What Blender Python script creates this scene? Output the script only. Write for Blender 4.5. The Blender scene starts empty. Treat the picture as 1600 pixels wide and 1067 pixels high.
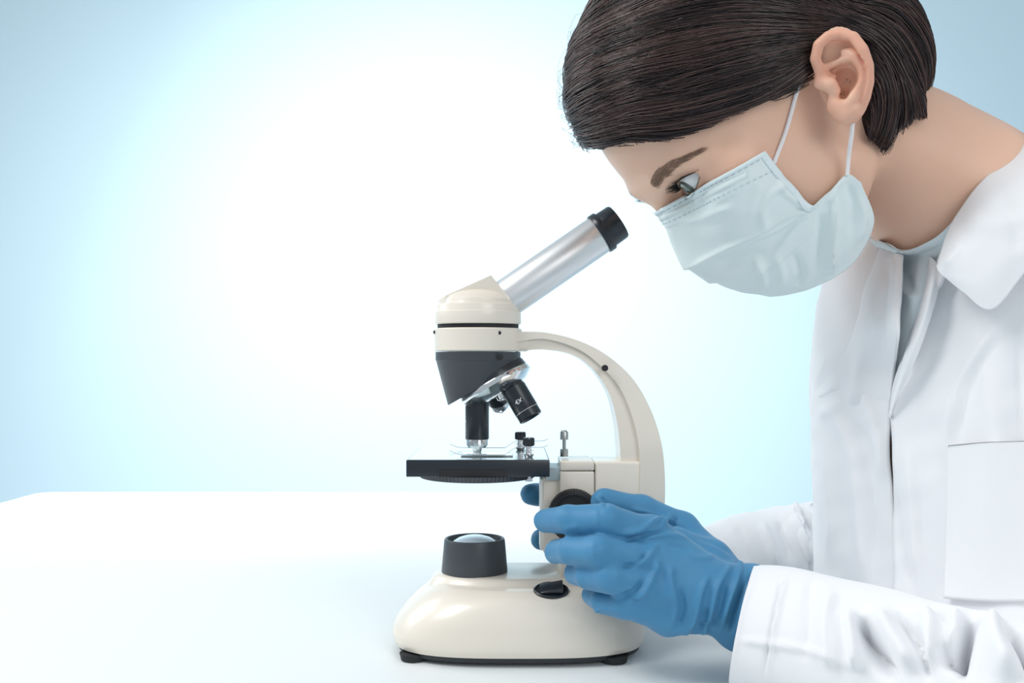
import bpy, bmesh, math, random
import numpy as np
from mathutils import Vector, Matrix
from mathutils.bvhtree import BVHTree
random.seed(5); rng = np.random.default_rng(5)
sc = bpy.context.scene
COL = sc.collection
# ---------------------------------------------------------------- camera
# metres; z = 0 is the table top, the microscope stands about the plane y = 0
CAM = Vector((0, -.727, .2)); FPX = 1600.0; HOR = 565.0
cd = bpy.data.cameras.new('camera'); cam = bpy.data.objects.new('camera', cd); COL.objects.link(cam)
cam.location = CAM; cam.rotation_euler = (math.radians(90), 0, 0)
cd.sensor_width = 36; cd.lens = 36; cd.shift_y = (HOR-533.5)/1600; cd.clip_start = .01
sc.camera = cam
# ---------------------------------------------------------------- light
w = bpy.data.worlds.new('world'); sc.world = w; w.use_nodes = True
w.node_tree.nodes['Background'].inputs[0].default_value = (.86, .94, 1, 1)
w.node_tree.nodes['Background'].inputs[1].default_value = .52
def area(name, loc, target, size, power, col=(1, 1, 1), sy=None):
    l = bpy.data.lights.new(name, 'AREA'); l.energy = power; l.color = col; l.size = size
    if sy: l.shape = 'RECTANGLE'; l.size_y = sy
    o = bpy.data.objects.new(name, l); COL.objects.link(o); o.location = loc
    o.rotation_euler = (Vector(target)-Vector(loc)).to_track_quat('-Z', 'Y').to_euler()
    return o
area('key_softbox', (-.9, -.45, 1.35), (.15, 0, .2), .6, 13, (1, .99, .97))
area('front_softbox', (.9, -1.6, 1.0), (.3, 0, .25), .9, 9, (1, .98, .96))
area('rim_softbox', (-1.25, .55, .95), (.15, -.05, .3), .8, 9, (1, .99, .98))
# a spotlight on the blue wall makes the bright pool behind the microscope
l = bpy.data.lights.new('wall_spot', 'SPOT'); l.energy = 74; l.spot_size = math.radians(122); l.spot_blend = 1; l.shadow_soft_size = .25; l.color = (1, 1, .97)
o = bpy.data.objects.new('wall_spot', l); COL.objects.link(o); o.location = (-.14, .35, .72)
o.rotation_euler = (Vector((-.16, 1.6, .06))-Vector(o.location)).to_track_quat('-Z', 'Y').to_euler()
vs = sc.view_settings; vs.view_transform = 'Standard'; vs.look = 'None'; vs.gamma = 1; vs.use_curve_mapping = False; vs.exposure = 0
# ---------------------------------------------------------------- helpers
def P(px, py, y=0.0):
    """point at depth plane y that the photograph shows at pixel px, py"""
    d = y-CAM.y
    return Vector((CAM.x+(px-800)*d/FPX, y, CAM.z-(py-HOR)*d/FPX))
def proj(A):
    A = np.asarray(A); d = A[:, 1]-CAM.y
    return np.stack([800+FPX*(A[:, 0]-CAM.x)/d, HOR-FPX*(A[:, 2]-CAM.z)/d], 1)
def mat(name, col, rough=.5, metal=0, spec=.5, sss=0, coat=0, bump=None, var=None, sheen=0, sub=(1, .4, .25)):
    """bump = (scale, strength, distance); var = (colour, scale)"""
    m = bpy.data.materials.new(name); m.use_nodes = True; nt = m.node_tree; b = nt.nodes['Principled BSDF']
    b.inputs['Base Color'].default_value = (*col, 1); b.inputs['Roughness'].default_value = rough
    b.inputs['Metallic'].default_value = metal; b.inputs['Specular IOR Level'].default_value = spec
    if coat: b.inputs['Coat Weight'].default_value = coat; b.inputs['Coat Roughness'].default_value = .08
    if sss:
        b.inputs['Subsurface Weight'].default_value = sss; b.inputs['Subsurface Radius'].default_value = sub; b.inputs['Subsurface Scale'].default_value = .006
    if sheen: b.inputs['Sheen Weight'].default_value = sheen
    tc = nt.nodes.new('ShaderNodeTexCoord')
    if bump:
        n = nt.nodes.new('ShaderNodeTexNoise'); n.inputs['Scale'].default_value = bump[0]; n.inputs['Detail'].default_value = 4
        nt.links.new(tc.outputs['Object'], n.inputs['Vector'])
        bp = nt.nodes.new('ShaderNodeBump'); bp.inputs['Strength'].default_value = bump[1]; bp.inputs['Distance'].default_value = bump[2]
        nt.links.new(n.outputs['Fac'], bp.inputs['Height']); nt.links.new(bp.outputs[0], b.inputs['Normal'])
    if var:
        n = nt.nodes.new('ShaderNodeTexNoise'); n.inputs['Scale'].default_value = var[1]; n.inputs['Detail'].default_value = 3
        nt.links.new(tc.outputs['Object'], n.inputs['Vector'])
        mx = nt.nodes.new('ShaderNodeMix'); mx.data_type = 'RGBA'; mx.inputs[6].default_value = (*col, 1); mx.inputs[7].default_value = (*var[0], 1)
        nt.links.new(n.outputs['Fac'], mx.inputs[0]); nt.links.new(mx.outputs[2], b.inputs['Base Color'])
    return m
def link(name, me, m=None, parent=None):
    o = bpy.data.objects.new(name, me); COL.objects.link(o)
    if m is not None:
        for x in (m if isinstance(m, (list, tuple)) else [m]): me.materials.append(x)
    if parent is not None: o.parent = parent
    return o
def tag(o, label=None, cat=None, group=None, kind=None):
    for k, v in (('label', label), ('category', cat), ('group', group), ('kind', kind)):
        if v: o[k] = v
    return o
def shade(me, angle=None):
    me.polygons.foreach_set('use_smooth', [True]*len(me.polygons))
    if angle is not None: me.set_sharp_from_angle(angle=math.radians(angle))
def bobj(name, bm, m, parent=None, angle=35):
    bmesh.ops.recalc_face_normals(bm, faces=bm.faces)
    me = bpy.data.meshes.new(name); bm.to_mesh(me); bm.free(); shade(me, angle)
    return link(name, me, m, parent)
def npmesh(name, V, F, m, parent=None, angle=None):
    me = bpy.data.meshes.new(name); V = np.asarray(V, np.float32); F = np.asarray(F, np.int32); k = F.shape[1]
    me.vertices.add(len(V)); me.vertices.foreach_set('co', V.ravel())
    me.loops.add(F.size); me.loops.foreach_set('vertex_index', F.ravel())
    me.polygons.add(len(F)); me.polygons.foreach_set('loop_start', np.arange(0, F.size, k, dtype=np.int32))
    me.update(calc_edges=True); me.validate(); shade(me, angle)
    return link(name, me, m, parent)
def frame_of(axis):
    axis = Vector(axis).normalized(); t = Vector((0, 1, 0)) if abs(axis.y) < .9 else Vector((1, 0, 0))
    u = axis.cross(t).normalized(); v = axis.cross(u).normalized(); return axis, u, v
def lathe(bm, prof, origin, axis, n=48):
    """revolve (distance along axis, radius) pairs"""
    a, u, v = frame_of(axis); o = Vector(origin); rings = []
    for h, r in prof:
        if r < 1e-6: rings.append([bm.verts.new(o+a*h)])
        else: rings.append([bm.verts.new(o+a*h+(u*math.cos(t)+v*math.sin(t))*r) for t in [2*math.pi*i/n for i in range(n)]])
    for A, B in zip(rings, rings[1:]):
        for i in range(n):
            j = (i+1) % n
            if len(A) == 1 and len(B) == 1: continue
            if len(A) == 1: bm.faces.new((A[0], B[i], B[j]))
            elif len(B) == 1: bm.faces.new((A[i], A[j], B[0]))
            else: bm.faces.new((A[i], A[j], B[j], B[i]))
    return bm
def solid_lathe(name, prof, origin, axis, m, parent, n=48, angle=35):
    bm = bmesh.new(); prof = list(prof)
    if prof[0][1] > 0: prof = [(prof[0][0], 0)]+prof
    if prof[-1][1] > 0: prof.append((prof[-1][0], 0))
    return bobj(name, lathe(bm, prof, origin, axis, n), m, parent, angle)
def box(bm, x0, x1, y0, y1, z0, z1):
    g = bmesh.ops.create_cube(bm, size=1)['verts']
    for v in g: v.co = Vector((x0+(v.co.x+.5)*(x1-x0), y0+(v.co.y+.5)*(y1-y0), z0+(v.co.z+.5)*(z1-z0)))
    return g
def bevel(bm, wd, seg=3, angle=30):
    e = [x for x in bm.edges if len(x.link_faces) == 2 and x.calc_face_angle(0) > math.radians(angle)]
    bmesh.ops.bevel(bm, geom=e, offset=wd, segments=seg, profile=.5, affect='EDGES', clamp_overlap=True)
def boxobj(name, x0, x1, y0, y1, z0, z1, m, parent, bw=.0008, seg=3):
    bm = bmesh.new(); box(bm, x0, x1, y0, y1, z0, z1); bevel(bm, bw, seg); return bobj(name, bm, m, parent)
def catmull(pts, n):
    """resample a control polyline (any dimension) as a smooth curve of n points"""
    p = np.asarray(pts, float); k = len(p)
    q = np.vstack([2*p[0]-p[1], p, 2*p[-1]-p[-2]]); t = np.linspace(0, k-1, n); i = np.minimum(t.astype(int), k-2); f = (t-i)[:, None]
    a, b, c, d = q[i], q[i+1], q[i+2], q[i+3]
    return .5*(2*b+(c-a)*f+(2*a-5*b+4*c-d)*f**2+(3*b-a-3*c+d)*f**3)
def tube(bm, pts, r, n=8, cap=True, sq=1.0):
    pts = [Vector(p) for p in pts]; rs = r if hasattr(r, '__len__') else [r]*len(pts); rings = []; up = None
    for i, p in enumerate(pts):
        t = (pts[min(i+1, len(pts)-1)]-pts[max(i-1, 0)]).normalized()
        if up is None: up = t.orthogonal().normalized()
        up = (up-t*up.dot(t)).normalized(); s = t.cross(up)
        rings.append([bm.verts.new(p+(up*math.cos(a)+s*math.sin(a)*sq)*rs[i]) for a in [2*math.pi*k/n for k in range(n)]])
    for A, B in zip(rings, rings[1:]):
        for k in range(n): bm.faces.new((A[k], A[(k+1) % n], B[(k+1) % n], B[k]))
    if cap: bm.faces.new(rings[0][::-1]); bm.faces.new(rings[-1])
    return bm
# ---------------------------------------------------------------- signed distance modelling
def smin(a, b, k):
    h = np.clip(.5+.5*(b-a)/k, 0, 1); return b*(1-h)+a*h-k*h*(1-h)
def smax(a, b, k): return -smin(-a, -b, k)
def s_sphere(p, c, r): return np.linalg.norm(p-np.asarray(c), axis=1)-r
def s_ell(p, c, r, M=None):
    q = p-np.asarray(c, float)
    if M is not None: q = q@M
    r = np.asarray(r, float); k0 = np.linalg.norm(q/r, axis=1); k1 = np.linalg.norm(q/(r*r), axis=1)+1e-9
    return k0*(k0-1)/k1
def s_cone(p, a, b, r1, r2):
    a = np.asarray(a, float); b = np.asarray(b, float); ba = b-a
    h = np.clip((p-a)@ba/(ba@ba+1e-12), 0, 1)
    return np.linalg.norm(p-a-h[:, None]*ba, axis=1)-(r1+(r2-r1)*h)
def s_chain(p, pts, rs, k=None):
    d = None
    for a, b, r1, r2 in zip(pts, pts[1:], rs, rs[1:]):
        e = s_cone(p, a, b, r1, r2); d = e if d is None else (np.minimum(d, e) if k is None else smin(d, e, k))
    return d
def surface(f, lo, hi, res):
    """surface nets over a sparsely evaluated grid; returns vertices and quads"""
    lo = np.asarray(lo, float); hi = np.asarray(hi, float); B = 8
    nb = np.ceil((hi-lo)/(res*B)).astype(int); n = nb*B+1
    bi = np.stack(np.meshgrid(*[np.arange(k) for k in nb], indexing='ij'), -1).reshape(-1, 3)
    dc = f(lo+(bi+.5)*B*res); act = np.abs(dc) < B*res*.87*1.55
    V = np.empty(n, np.float32); bv = np.where(dc < 0, -1., 1.).reshape(nb)
    V[...] = np.pad(np.repeat(np.repeat(np.repeat(bv, B, 0), B, 1), B, 2), ((0, 1),)*3, mode='edge')
    g = np.stack(np.meshgrid(*[np.arange(B+1)]*3, indexing='ij'), -1).reshape(-1, 3)
    ab = bi[act]
    for s in range(0, len(ab), 400):
        idx = (ab[s:s+400, None]*B+g[None]).reshape(-1, 3)
        V[idx[:, 0], idx[:, 1], idx[:, 2]] = f(lo+idx*res)
    S = V < 0; c = np.zeros(n-1, np.int8)
    for dx in (0, 1):
        for dy in (0, 1):
            for dz in (0, 1): c += S[dx:n[0]-1+dx, dy:n[1]-1+dy, dz:n[2]-1+dz]
    cells = np.argwhere((c > 0) & (c < 8)); idm = np.full(n-1, -1, np.int32); idm[tuple(cells.T)] = np.arange(len(cells))
    acc = np.zeros((len(cells), 3)); cnt = np.zeros(len(cells))
    cor = [(0, 0, 0), (1, 0, 0), (0, 1, 0), (1, 1, 0), (0, 0, 1), (1, 0, 1), (0, 1, 1), (1, 1, 1)]
    val = [V[cells[:, 0]+a, cells[:, 1]+b, cells[:, 2]+d_] for a, b, d_ in cor]
    for i in range(8):
        for j in range(i+1, 8):
            if sum(abs(x-y) for x, y in zip(cor[i], cor[j])) != 1: continue
            m = (val[i] < 0) != (val[j] < 0); t = np.where(m, val[i]/np.where(m, val[i]-val[j], 1), 0)
            pt = np.array(cor[i])+t[:, None]*(np.array(cor[j])-np.array(cor[i])); acc[m] += pt[m]; cnt[m] += 1
    verts = lo+(cells+acc/cnt[:, None])*res; quads = []
    for ax in range(3):
        s0 = [slice(None)]*3; s1 = [slice(None)]*3; s0[ax] = slice(0, -1); s1[ax] = slice(1, None)
        A, Bv = S[tuple(s0)], S[tuple(s1)]; e = np.argwhere(A != Bv); u, v = (ax+1) % 3, (ax+2) % 3
        e = e[(e[:, u] > 0) & (e[:, v] > 0) & (e[:, u] < n[u]-1) & (e[:, v] < n[v]-1)]
        flip = A[tuple(e.T)]
        q = []
        for du, dv in ((1, 1), (0, 1), (0, 0), (1, 0)):
            k = e.copy(); k[:, u] -= du; k[:, v] -= dv; q.append(idm[tuple(k.T)])
        q = np.stack(q, 1); q[~flip] = q[~flip][:, ::-1]; quads.append(q)
    return verts, np.vstack(quads)
def smoothv(V, F, it=2, lam=.5):
    e = np.vstack([F[:, [0, 1]], F[:, [1, 2]], F[:, [2, 3]], F[:, [3, 0]]]); V = V.copy()
    for i in range(it):
        for l in (lam, -lam*.9):
            s = np.zeros_like(V); c = np.zeros(len(V))
            for a, b in ((0, 1), (1, 0)):
                for d in range(3): s[:, d] += np.bincount(e[:, a], V[e[:, b], d], len(V))
                c += np.bincount(e[:, a], minlength=len(V))
            V += l*(s/c[:, None]-V)
    return V
def normals(V, F):
    n = np.cross(V[F[:, 2]]-V[F[:, 0]], V[F[:, 3]]-V[F[:, 1]]); N = np.zeros_like(V)
    for k in range(4):
        for d in range(3): N[:, d] += np.bincount(F[:, k], n[:, d], len(V))
    return N/(np.linalg.norm(N, axis=1)[:, None]+1e-12)
def ridges(V, N, L, face=True):
    """push vertices of camera-facing cloth along normals near drawn fold lines:
    (list of (px, py), width px, height mm)"""
    q = proj(V); out = V.copy(); d = np.zeros(len(V))
    fac = np.clip(-(N*((V-np.array(CAM))/np.linalg.norm(V-np.array(CAM), axis=1)[:, None])).sum(1)*3, 0, 1) if face else 1
    for pts, wd, h in L:
        pts = catmull(pts, max(12, 6*len(pts))); best = np.full(len(V), 1e9); tt = np.zeros(len(V))
        m = (q[:, 0] > pts[:, 0].min()-4*wd) & (q[:, 0] < pts[:, 0].max()+4*wd) & (q[:, 1] > pts[:, 1].min()-4*wd) & (q[:, 1] < pts[:, 1].max()+4*wd)
        qq = q[m]
        if not len(qq): continue
        b = best[m]; t = tt[m]
        for i in range(len(pts)-1):
            a, c = pts[i], pts[i+1]; ba = c-a; h_ = np.clip((qq-a)@ba/(ba@ba+1e-9), 0, 1)
            e = np.linalg.norm(qq-a-h_[:, None]*ba, axis=1); k = e < b; b[k] = e[k]; t[k] = (i+h_[k])/(len(pts)-1)
        env = np.clip(np.sin(np.pi*np.clip(t, .02, .98))*1.6, 0, 1)
        d[m] += h*.001*np.exp(-(b/wd)**2)*env
    return out+N*(d*fac)[:, None]
def wob(p, s, seed=0, oct=3):
    """cheap smooth 3-D noise in about -1..1"""
    r = np.random.default_rng(seed); v = np.zeros(len(p)); a = 1; tot = 0
    for o in range(oct):
        for k in range(4):
            w_ = r.normal(size=3)*s*(1.9**o); v += a*np.sin(p@w_+r.uniform(0, 6.28))
        tot += a*2; a *= .55
    return v/tot
def patch(name, net, nu, nv, m, parent, thick=.0008, fold=None, sub=None, offset=0, wobble=None):
    """cloth sheet through a net of control points (rows of 3-D points)"""
    A = np.array([catmull([tuple(p) for p in row], nu) for row in net]); A = np.array([catmull(A[:, i], nv) for i in range(nu)]).transpose(1, 0, 2)
    V = A.reshape(-1, 3); i = np.arange(nv-1)[:, None]*nu+np.arange(nu-1)[None]; i = i.ravel(); F = np.stack([i, i+1, i+nu+1, i+nu], 1)
    N = normals(V, F)
    if (N[:, 1]).mean() > 0: F = F[:, ::-1]; N = -N
    if wobble: V = V+N*(wob(V, wobble[0], wobble[2] if len(wobble) > 2 else 1)*wobble[1])[:, None]
    if fold: V = ridges(V, N, fold)
    o = npmesh(name, V, F, m, parent)
    if thick:
        md = o.modifiers.new('thick', 'SOLIDIFY'); md.thickness = thick; md.offset = -1
    return o
# ================================================================ setting
M = {}
M['wall'] = mat('wall_blue_paint', (.63, .82, .92), .9, spec=.1, var=((.64, .825, .925), 1.5))
M['floor'] = mat('floor_vinyl', (.7, .78, .84), .6, bump=(40, .1, .002))
M['table'] = mat('table_white_laminate', (.82, .86, .865), .45, spec=.3, bump=(900, .03, .0002))
bm = bmesh.new(); box(bm, -7, 7, 1.6, 1.7, -.75, 2.2); tag(bobj('wall_back', bm, M['wall']), kind='structure')
bm = bmesh.new(); box(bm, -7, 7, -3.5, 1.7, -.8, -.75); tag(bobj('floor', bm, M['floor']), kind='structure')
# table: rounded far-left corner, right side stops before the sitter
tb = bpy.data.objects.new('table', None); COL.objects.link(tb); tb.location = (-.3, .3, -.75)
tag(tb, 'white laminate lab table with a rounded far corner under the microscope', 'table')
def tparent(o): o.parent = tb; o.matrix_parent_inverse = Matrix.Translation(-tb.location); return o
bm = bmesh.new(); XL, XR, YN, YF, rc = -.728, .198, -.36, .85, .03
out = [(XR, YN)]
for cx, cy, a0, rr in ((XR-.03, YF-.03, 0, .03), (XL+rc, YF-rc, 90, rc), (XL+.03, YN+.03, 180, .03)):
    out += [(cx+rr*math.cos(math.radians(a0+t)), cy+rr*math.sin(math.radians(a0+t))) for t in range(0, 91, 9)]
vs_ = [bm.verts.new((x, y, 0)) for x, y in out]; f = bm.faces.new(vs_)
r = bmesh.ops.extrude_face_region(bm, geom=[f]); bmesh.ops.translate(bm, verts=[v for v in r['geom'] if isinstance(v, bmesh.types.BMVert)], vec=(0, 0, -.03))
bevel(bm, .004, 3, 40); tparent(bobj('tabletop', bm, M['table']))
M['leg'] = mat('table_leg_steel', (.75, .77, .78), .35, metal=.8)
for x in (XL+.09, XR-.07):
    for y in (YN+.08, YF-.09):
        bm = bmesh.new(); lathe(bm, [(0, 0), (0, .02), (.004, .022), (.012, .02), (.012, .018), (.72, .018), (.72, 0)], (x, y, -.75), (0, 0, 1), 24); tparent(bobj('leg', bm, M['leg']))
# ================================================================ microscope
M['cream'] = mat('cream_enamel', (.80, .74, .65), .33, spec=.5, coat=.25, bump=(500, .04, .0003))
M['black'] = mat('black_satin_metal', (.012, .018, .026), .32, spec=.5, coat=.1)
M['grey'] = mat('dark_grey_plastic', (.05, .058, .068), .42)
M['gap'] = mat('gap_black', (.01, .01, .012), .6)
M['silver'] = mat('brushed_aluminium', (.80, .81, .82), .38, metal=.85, bump=(300, .05, .0002))
M['chrome'] = mat('chrome', (.8, .82, .84), .12, metal=1)
M['rubber'] = mat('black_rubber', (.015, .016, .018), .7)
M['dark_rim'] = mat('base_edge_black', (.02, .024, .03), .5)
M['glass'] = mat('slide_glass', (.74, .88, .89), .08, spec=.8, coat=1); M['glass'].node_tree.nodes['Principled BSDF'].inputs['Transmission Weight'].default_value = .1
M['lens'] = mat('frosted_condenser_glass', (.62, .76, .86), .16, spec=.7, coat=.6)
M['white'] = mat('white_print', (.85, .87, .88), .6)
sp = bpy.data.objects.new('microscope', None); COL.objects.link(sp); sp.location = (.005, 0, 0)
tag(sp, 'cream student microscope with silver eyepiece tube and black stage on the table', 'microscope')
_inv = Matrix.Translation(-sp.location)
def mp(o, parent=None):
    o.parent = parent or sp
    if parent is None: o.matrix_parent_inverse = _inv
    return o
def px(v, y=0.0): return (v-800)*(y-CAM.y)/FPX
def pz(v, y=0.0): return CAM.z-(v-HOR)*(y-CAM.y)/FPX
# --- foot: stack of super-ellipses
def srings(bm, rings, n=96):
    R = []
    for z, x0, x1, hy, ex, cy in rings:
        cx, a = (x0+x1)/2, (x1-x0)/2; ring = []
        for i in range(n):
            t = 2*math.pi*i/n; c, s = math.cos(t), math.sin(t)
            ring.append(bm.verts.new((cx+a*math.copysign(abs(c)**(2/ex), c), cy+hy*math.copysign(abs(s)**(2/ex), s), z)))
        R.append(ring)
    for A, B in zip(R, R[1:]):
        for i in range(n): bm.faces.new((A[i], A[(i+1) % n], B[(i+1) % n], B[i]))
    bm.faces.new(R[0][::-1]); bm.faces.new(R[-1])
ctl = [(.0065, -.0815, .091, .060, 3.0), (.011, -.083, .0925, .0615, 3.0), (.018, -.0825, .093, .0615, 3.0), (.028, -.0752, .093, .0605, 3.0), (.037, -.0660, .092, .0572, 2.9), (.0430, -.0580, .090, .0525, 2.8), (.0464, -.0520, .088, .0465, 2.7)]
cc = catmull(ctl, 26); bm = bmesh.new()
srings(bm, [(r_[0], r_[1], r_[2], r_[3], r_[4], 0) for r_ in cc]+[(.0471, -.048, .086, .042, 2.7, 0)])
mp(bobj('foot_casting', bm, M['cream'], None, 40))
# raised tongue that carries the lamp and runs back to the pillar
ctl = [(.042, -.060, .080, .037, 2.6), (.0475, -.0565, .078, .0335, 2.6), (.0500, -.0545, .076, .0315, 2.6), (.0510, -.0525, .075, .0300, 2.6), (.0515, -.049, .074, .0275, 2.6)]
bm = bmesh.new(); srings(bm, [(r_[0], r_[1], r_[2], r_[3], r_[4], .002) for r_ in catmull(ctl, 16)], 72); mp(bobj('lamp_deck', bm, M['cream'], None, 40))
bm = bmesh.new(); srings(bm, [(.0030, -.079, .089, .0585, 3.0, 0), (.0068, -.0805, .0905, .0598, 3.0, 0)]); mp(bobj('base_plate', bm, M['dark_rim'], None, 40))
for x, y in ((-.066, -.040), (-.066, .04), (.068, -.045), (.068, .045)):
    mp(solid_lathe('rubber_foot', [(0, .0075), (.0006, .0085), (.005, .0095)], (x, y, 0), (0, 0, 1), M['rubber'], None, 24))
# --- lamp housing
lx = px(741.5)
bm = bmesh.new(); lathe(bm, [(0, 0), (0, .0232), (.001, .0234), (.0222, .0216), (.0235, .0210), (.0238, .0202), (.0232, .0192), (.0195, .0182), (.018, 0)], (lx, 0, .0512), (0, 0, 1), 64)
lh = mp(bobj('lamp_housing', bm, M['grey']))
solid_lathe('lens', [(.0, .0175), (.0015, .0172), (.004, .0150), (.0062, .011), (.0076, .006), (.0080, 0)], (lx, 0, .0690), (0, 0, 1), M['lens'], lh, 48)
# --- switch on the shoulder
sx, sy, sz = px(861, -.043), -.0440, .0468
bm = bmesh.new(); lathe(bm, [(-.008, 0), (-.008, .0118), (.0015, .0118), (.0022, .0108), (.0012, .0098), (.0005, 0)], (0, 0, 0), (0, 0, 1), 40)
bmesh.ops.transform(bm, verts=bm.verts, matrix=Matrix.Translation((sx, sy, sz)) @ Matrix.Rotation(math.radians(24), 4, 'X') @ Matrix.Diagonal((1, .72, 1, 1)))
sw = mp(bobj('power_switch', bm, M['black']))
bm = bmesh.new(); box(bm, -.0078, .0078, -.0052, .0052, -.002, .0026)
for v in bm.verts:
    if v.co.x > 0 and v.co.z > 0: v.co.z += .0034
bevel(bm, .0008, 2); bmesh.ops.transform(bm, verts=bm.verts, matrix=Matrix.Translation((sx, sy, sz)) @ Matrix.Rotation(math.radians(24), 4, 'X'))
bobj('rocker', bm, M['black'], sw)
# --- arm: profile between an outer and an inner curve, in steps of half depth
outer = [(806, 519), (850, 520), (900, 532), (945, 555), (985, 592), (1012, 640), (1027, 690), (1032, 740), (1031, 790), (1023, 850), (1010, 905)]
inner = [(806, 550), (845, 546), (890, 553), (922, 574), (948, 612), (960, 655), (965, 700), (966, 745), (966, 790), (960, 850), (950, 905)]
mid = [(806, 535), (850, 530), (900, 545), (935, 571), (965, 606), (984, 652), (993, 697), (994, 742), (990, 790), (982, 850), (972, 905)]
def ribbon(A, B, hy, name, bw=.0022, y0=0.0, hy2=None):
    A = catmull(A, 44); B = catmull(B, 44); bm = bmesh.new(); n = len(A); g = []
    for i in range(n):
        h = hy if hy2 is None else hy+(hy2-hy)*min(1, max(0, (i-6)/20))
        row = []
        for (qx, qz), s in ((A[i], -1), (A[i], 1), (B[i], 1), (B[i], -1)):
            row.append(bm.verts.new((px(qx), y0+s*h, pz(qz))))
        g.append(row)
    for a, b in zip(g, g[1:]):
        for k in range(4): bm.faces.new((a[k], a[(k+1) % 4], b[(k+1) % 4], b[k]))
    bm.faces.new(g[0]); bm.faces.new(g[-1][::-1]); bevel(bm, bw, 4, 50)
    return bm
arm = mp(bobj('arm', ribbon(outer, mid, .0125, 'arm', .0028, hy2=.0215), M['cream'], None, 50))
mid2 = [(p[0]+6, p[1]-4 if i < 5 else p[1]) for i, p in enumerate(mid)]
bobj('arm_web', ribbon(mid2, inner, .0100, 'web', .0022, hy2=.0175), M['cream'], arm, 50).matrix_parent_inverse = Matrix.Identity(4)
for o in arm.children: o.matrix_parent_inverse = arm.matrix_world.inverted() if False else Matrix.Identity(4)
mp(solid_lathe('screw_hole', [(0, .0022), (.003, .0022)], (px(945, -.02), -.0222, pz(575, -.02)), (0, 1, 0), M['gap'], None, 24))
# --- collar and head
hx = px(747)
for nm, z0, z1, r_, m in (('head_collar', 549, 513.5, .0312, 'cream'), ('swivel_gap', 516, 505, .0288, 'gap')):
    a, b = pz(z0), pz(z1); mp(solid_lathe(nm, [(a, r_-.0008), (a+.0008, r_), (b-.0008, r_), (b, r_-.0008)], (hx, 0, 0), (0, 0, 1), M[m], None, 96))
bm = bmesh.new(); box(bm, px(795), px(828), -.011, .011, pz(549), pz(521)); bevel(bm, .003, 3); mp(bobj('collar_bridge', bm, M['cream']))
for x_, z_, rr in ((781, 520, .0013), (681, 519, .0013)):
    a = (x_-747)/2200; a = max(-.0300, a); yy = -math.sqrt(max(.0312**2-a*a, 0))
    mp(solid_lathe('set_screw', [(0, rr), (.002, rr)], (hx+a, yy-.0003, pz(z_, yy)), (-a*0, 1, 0), M['gap'], None, 16))
def cut(bm, co, no):
    r = bmesh.ops.bisect_plane(bm, geom=bm.verts[:]+bm.edges[:]+bm.faces[:], plane_co=co, plane_no=no, clear_outer=True)
    bmesh.ops.holes_fill(bm, edges=[e for e in bm.edges if e.is_boundary], sides=0)
nrm = Vector((px(812)-px(768), 0, pz(487)-pz(433))).cross(Vector((0, 1, 0))).normalized(); nrm = nrm if nrm.x > 0 else -nrm
n2 = Vector((px(768)-px(692), 0, pz(433)-pz(467))).cross(Vector((0, 1, 0))).normalized(); n2 = n2 if n2.z > 0 else -n2
z0 = pz(507)
dome = [(z0, 0), (z0, .0300), (z0+.0008, .0306), (pz(488), .0306), (pz(486.5), .0297), (pz(477), .0294), (pz(475.5), .0284), (pz(469), .0276), (pz(463), .0255), (pz(457), .0210), (pz(453), .0150), (pz(451), 0)]
wedge = [(pz(480), 0), (pz(480), .0285), (pz(425), .0275), (pz(425), 0)]
for k_, pr in enumerate((dome, wedge)):
    bm = bmesh.new(); lathe(bm, pr, (hx, 0, 0), (0, 0, 1), 96)
    cut(bm, (px(768), 0, pz(433)), nrm); cut(bm, (px(768), 0, pz(433)), n2)
    if k_:
        for s_ in (-1, 1): cut(bm, (hx, s_*.0175, pz(450)), Vector((0, s_, 0)))
    bmesh.ops.remove_doubles(bm, verts=bm.verts, dist=1e-5); bevel(bm, .0006, 2, 28)
    o = bobj('prism_wedge' if k_ else 'head', bm, M['cream'], None, 22)
    if k_: o.parent = hd_
    else: hd_ = mp(o)
# --- eyepiece tube, about 37 degrees up
ax = Vector((px(937)-px(798), 0, pz(366)-pz(462))).normalized(); o0 = Vector((px(798), 0, pz(462)))
L_ = (Vector((px(937), 0, pz(366)))-o0).length
mp(solid_lathe('eyepiece_tube', [(-.008, .0140), (L_-.0008, .0140), (L_, .0136)], o0, ax, M['silver'], None, 64))
bm = bmesh.new(); lathe(bm, [(-.001, 0), (-.001, .0146), (0, .0150), (.0040, .0150), (.0046, .0146), (.0048, .0134), (.0150, .0131), (.0162, .0124), (.0160, .0108), (.0135, .0085), (.0130, 0)], o0+ax*L_, ax, 64)
ey = mp(bobj('eyepiece', bm, M['black'])); solid_lathe('lens', [(.0128, .0085), (.0138, .006), (.0142, 0)], o0+ax*L_, ax, M['chrome'], ey, 32)
# --- black nosepiece: tapered drum cut by the slanted turret plane
tn = Vector((.50, 0, -.866)).normalized()
bm = bmesh.new(); lathe(bm, [(pz(550), 0), (pz(550), .0302), (pz(563), .0302), (pz(563.5), .0298), (pz(640), .0205), (pz(640), 0)], (hx, 0, 0), (0, 0, 1), 96)
cut(bm, (px(704), 0, pz(631)), Vector((px(704)-px(818), 0, pz(631)-pz(566))).cross(Vector((0, 1, 0))).normalized()*-1 if False else tn*1)
bevel(bm, .0005, 2, 30); nd = mp(bobj('nosepiece_drum', bm, M['grey'], None, 30))
solid_lathe('screw', [(0, .0019), (.0015, .0019)], (px(782, -.03), -.0288, pz(558, -.03)), (0, 1, 0), M['gap'], nd, 20)
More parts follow.
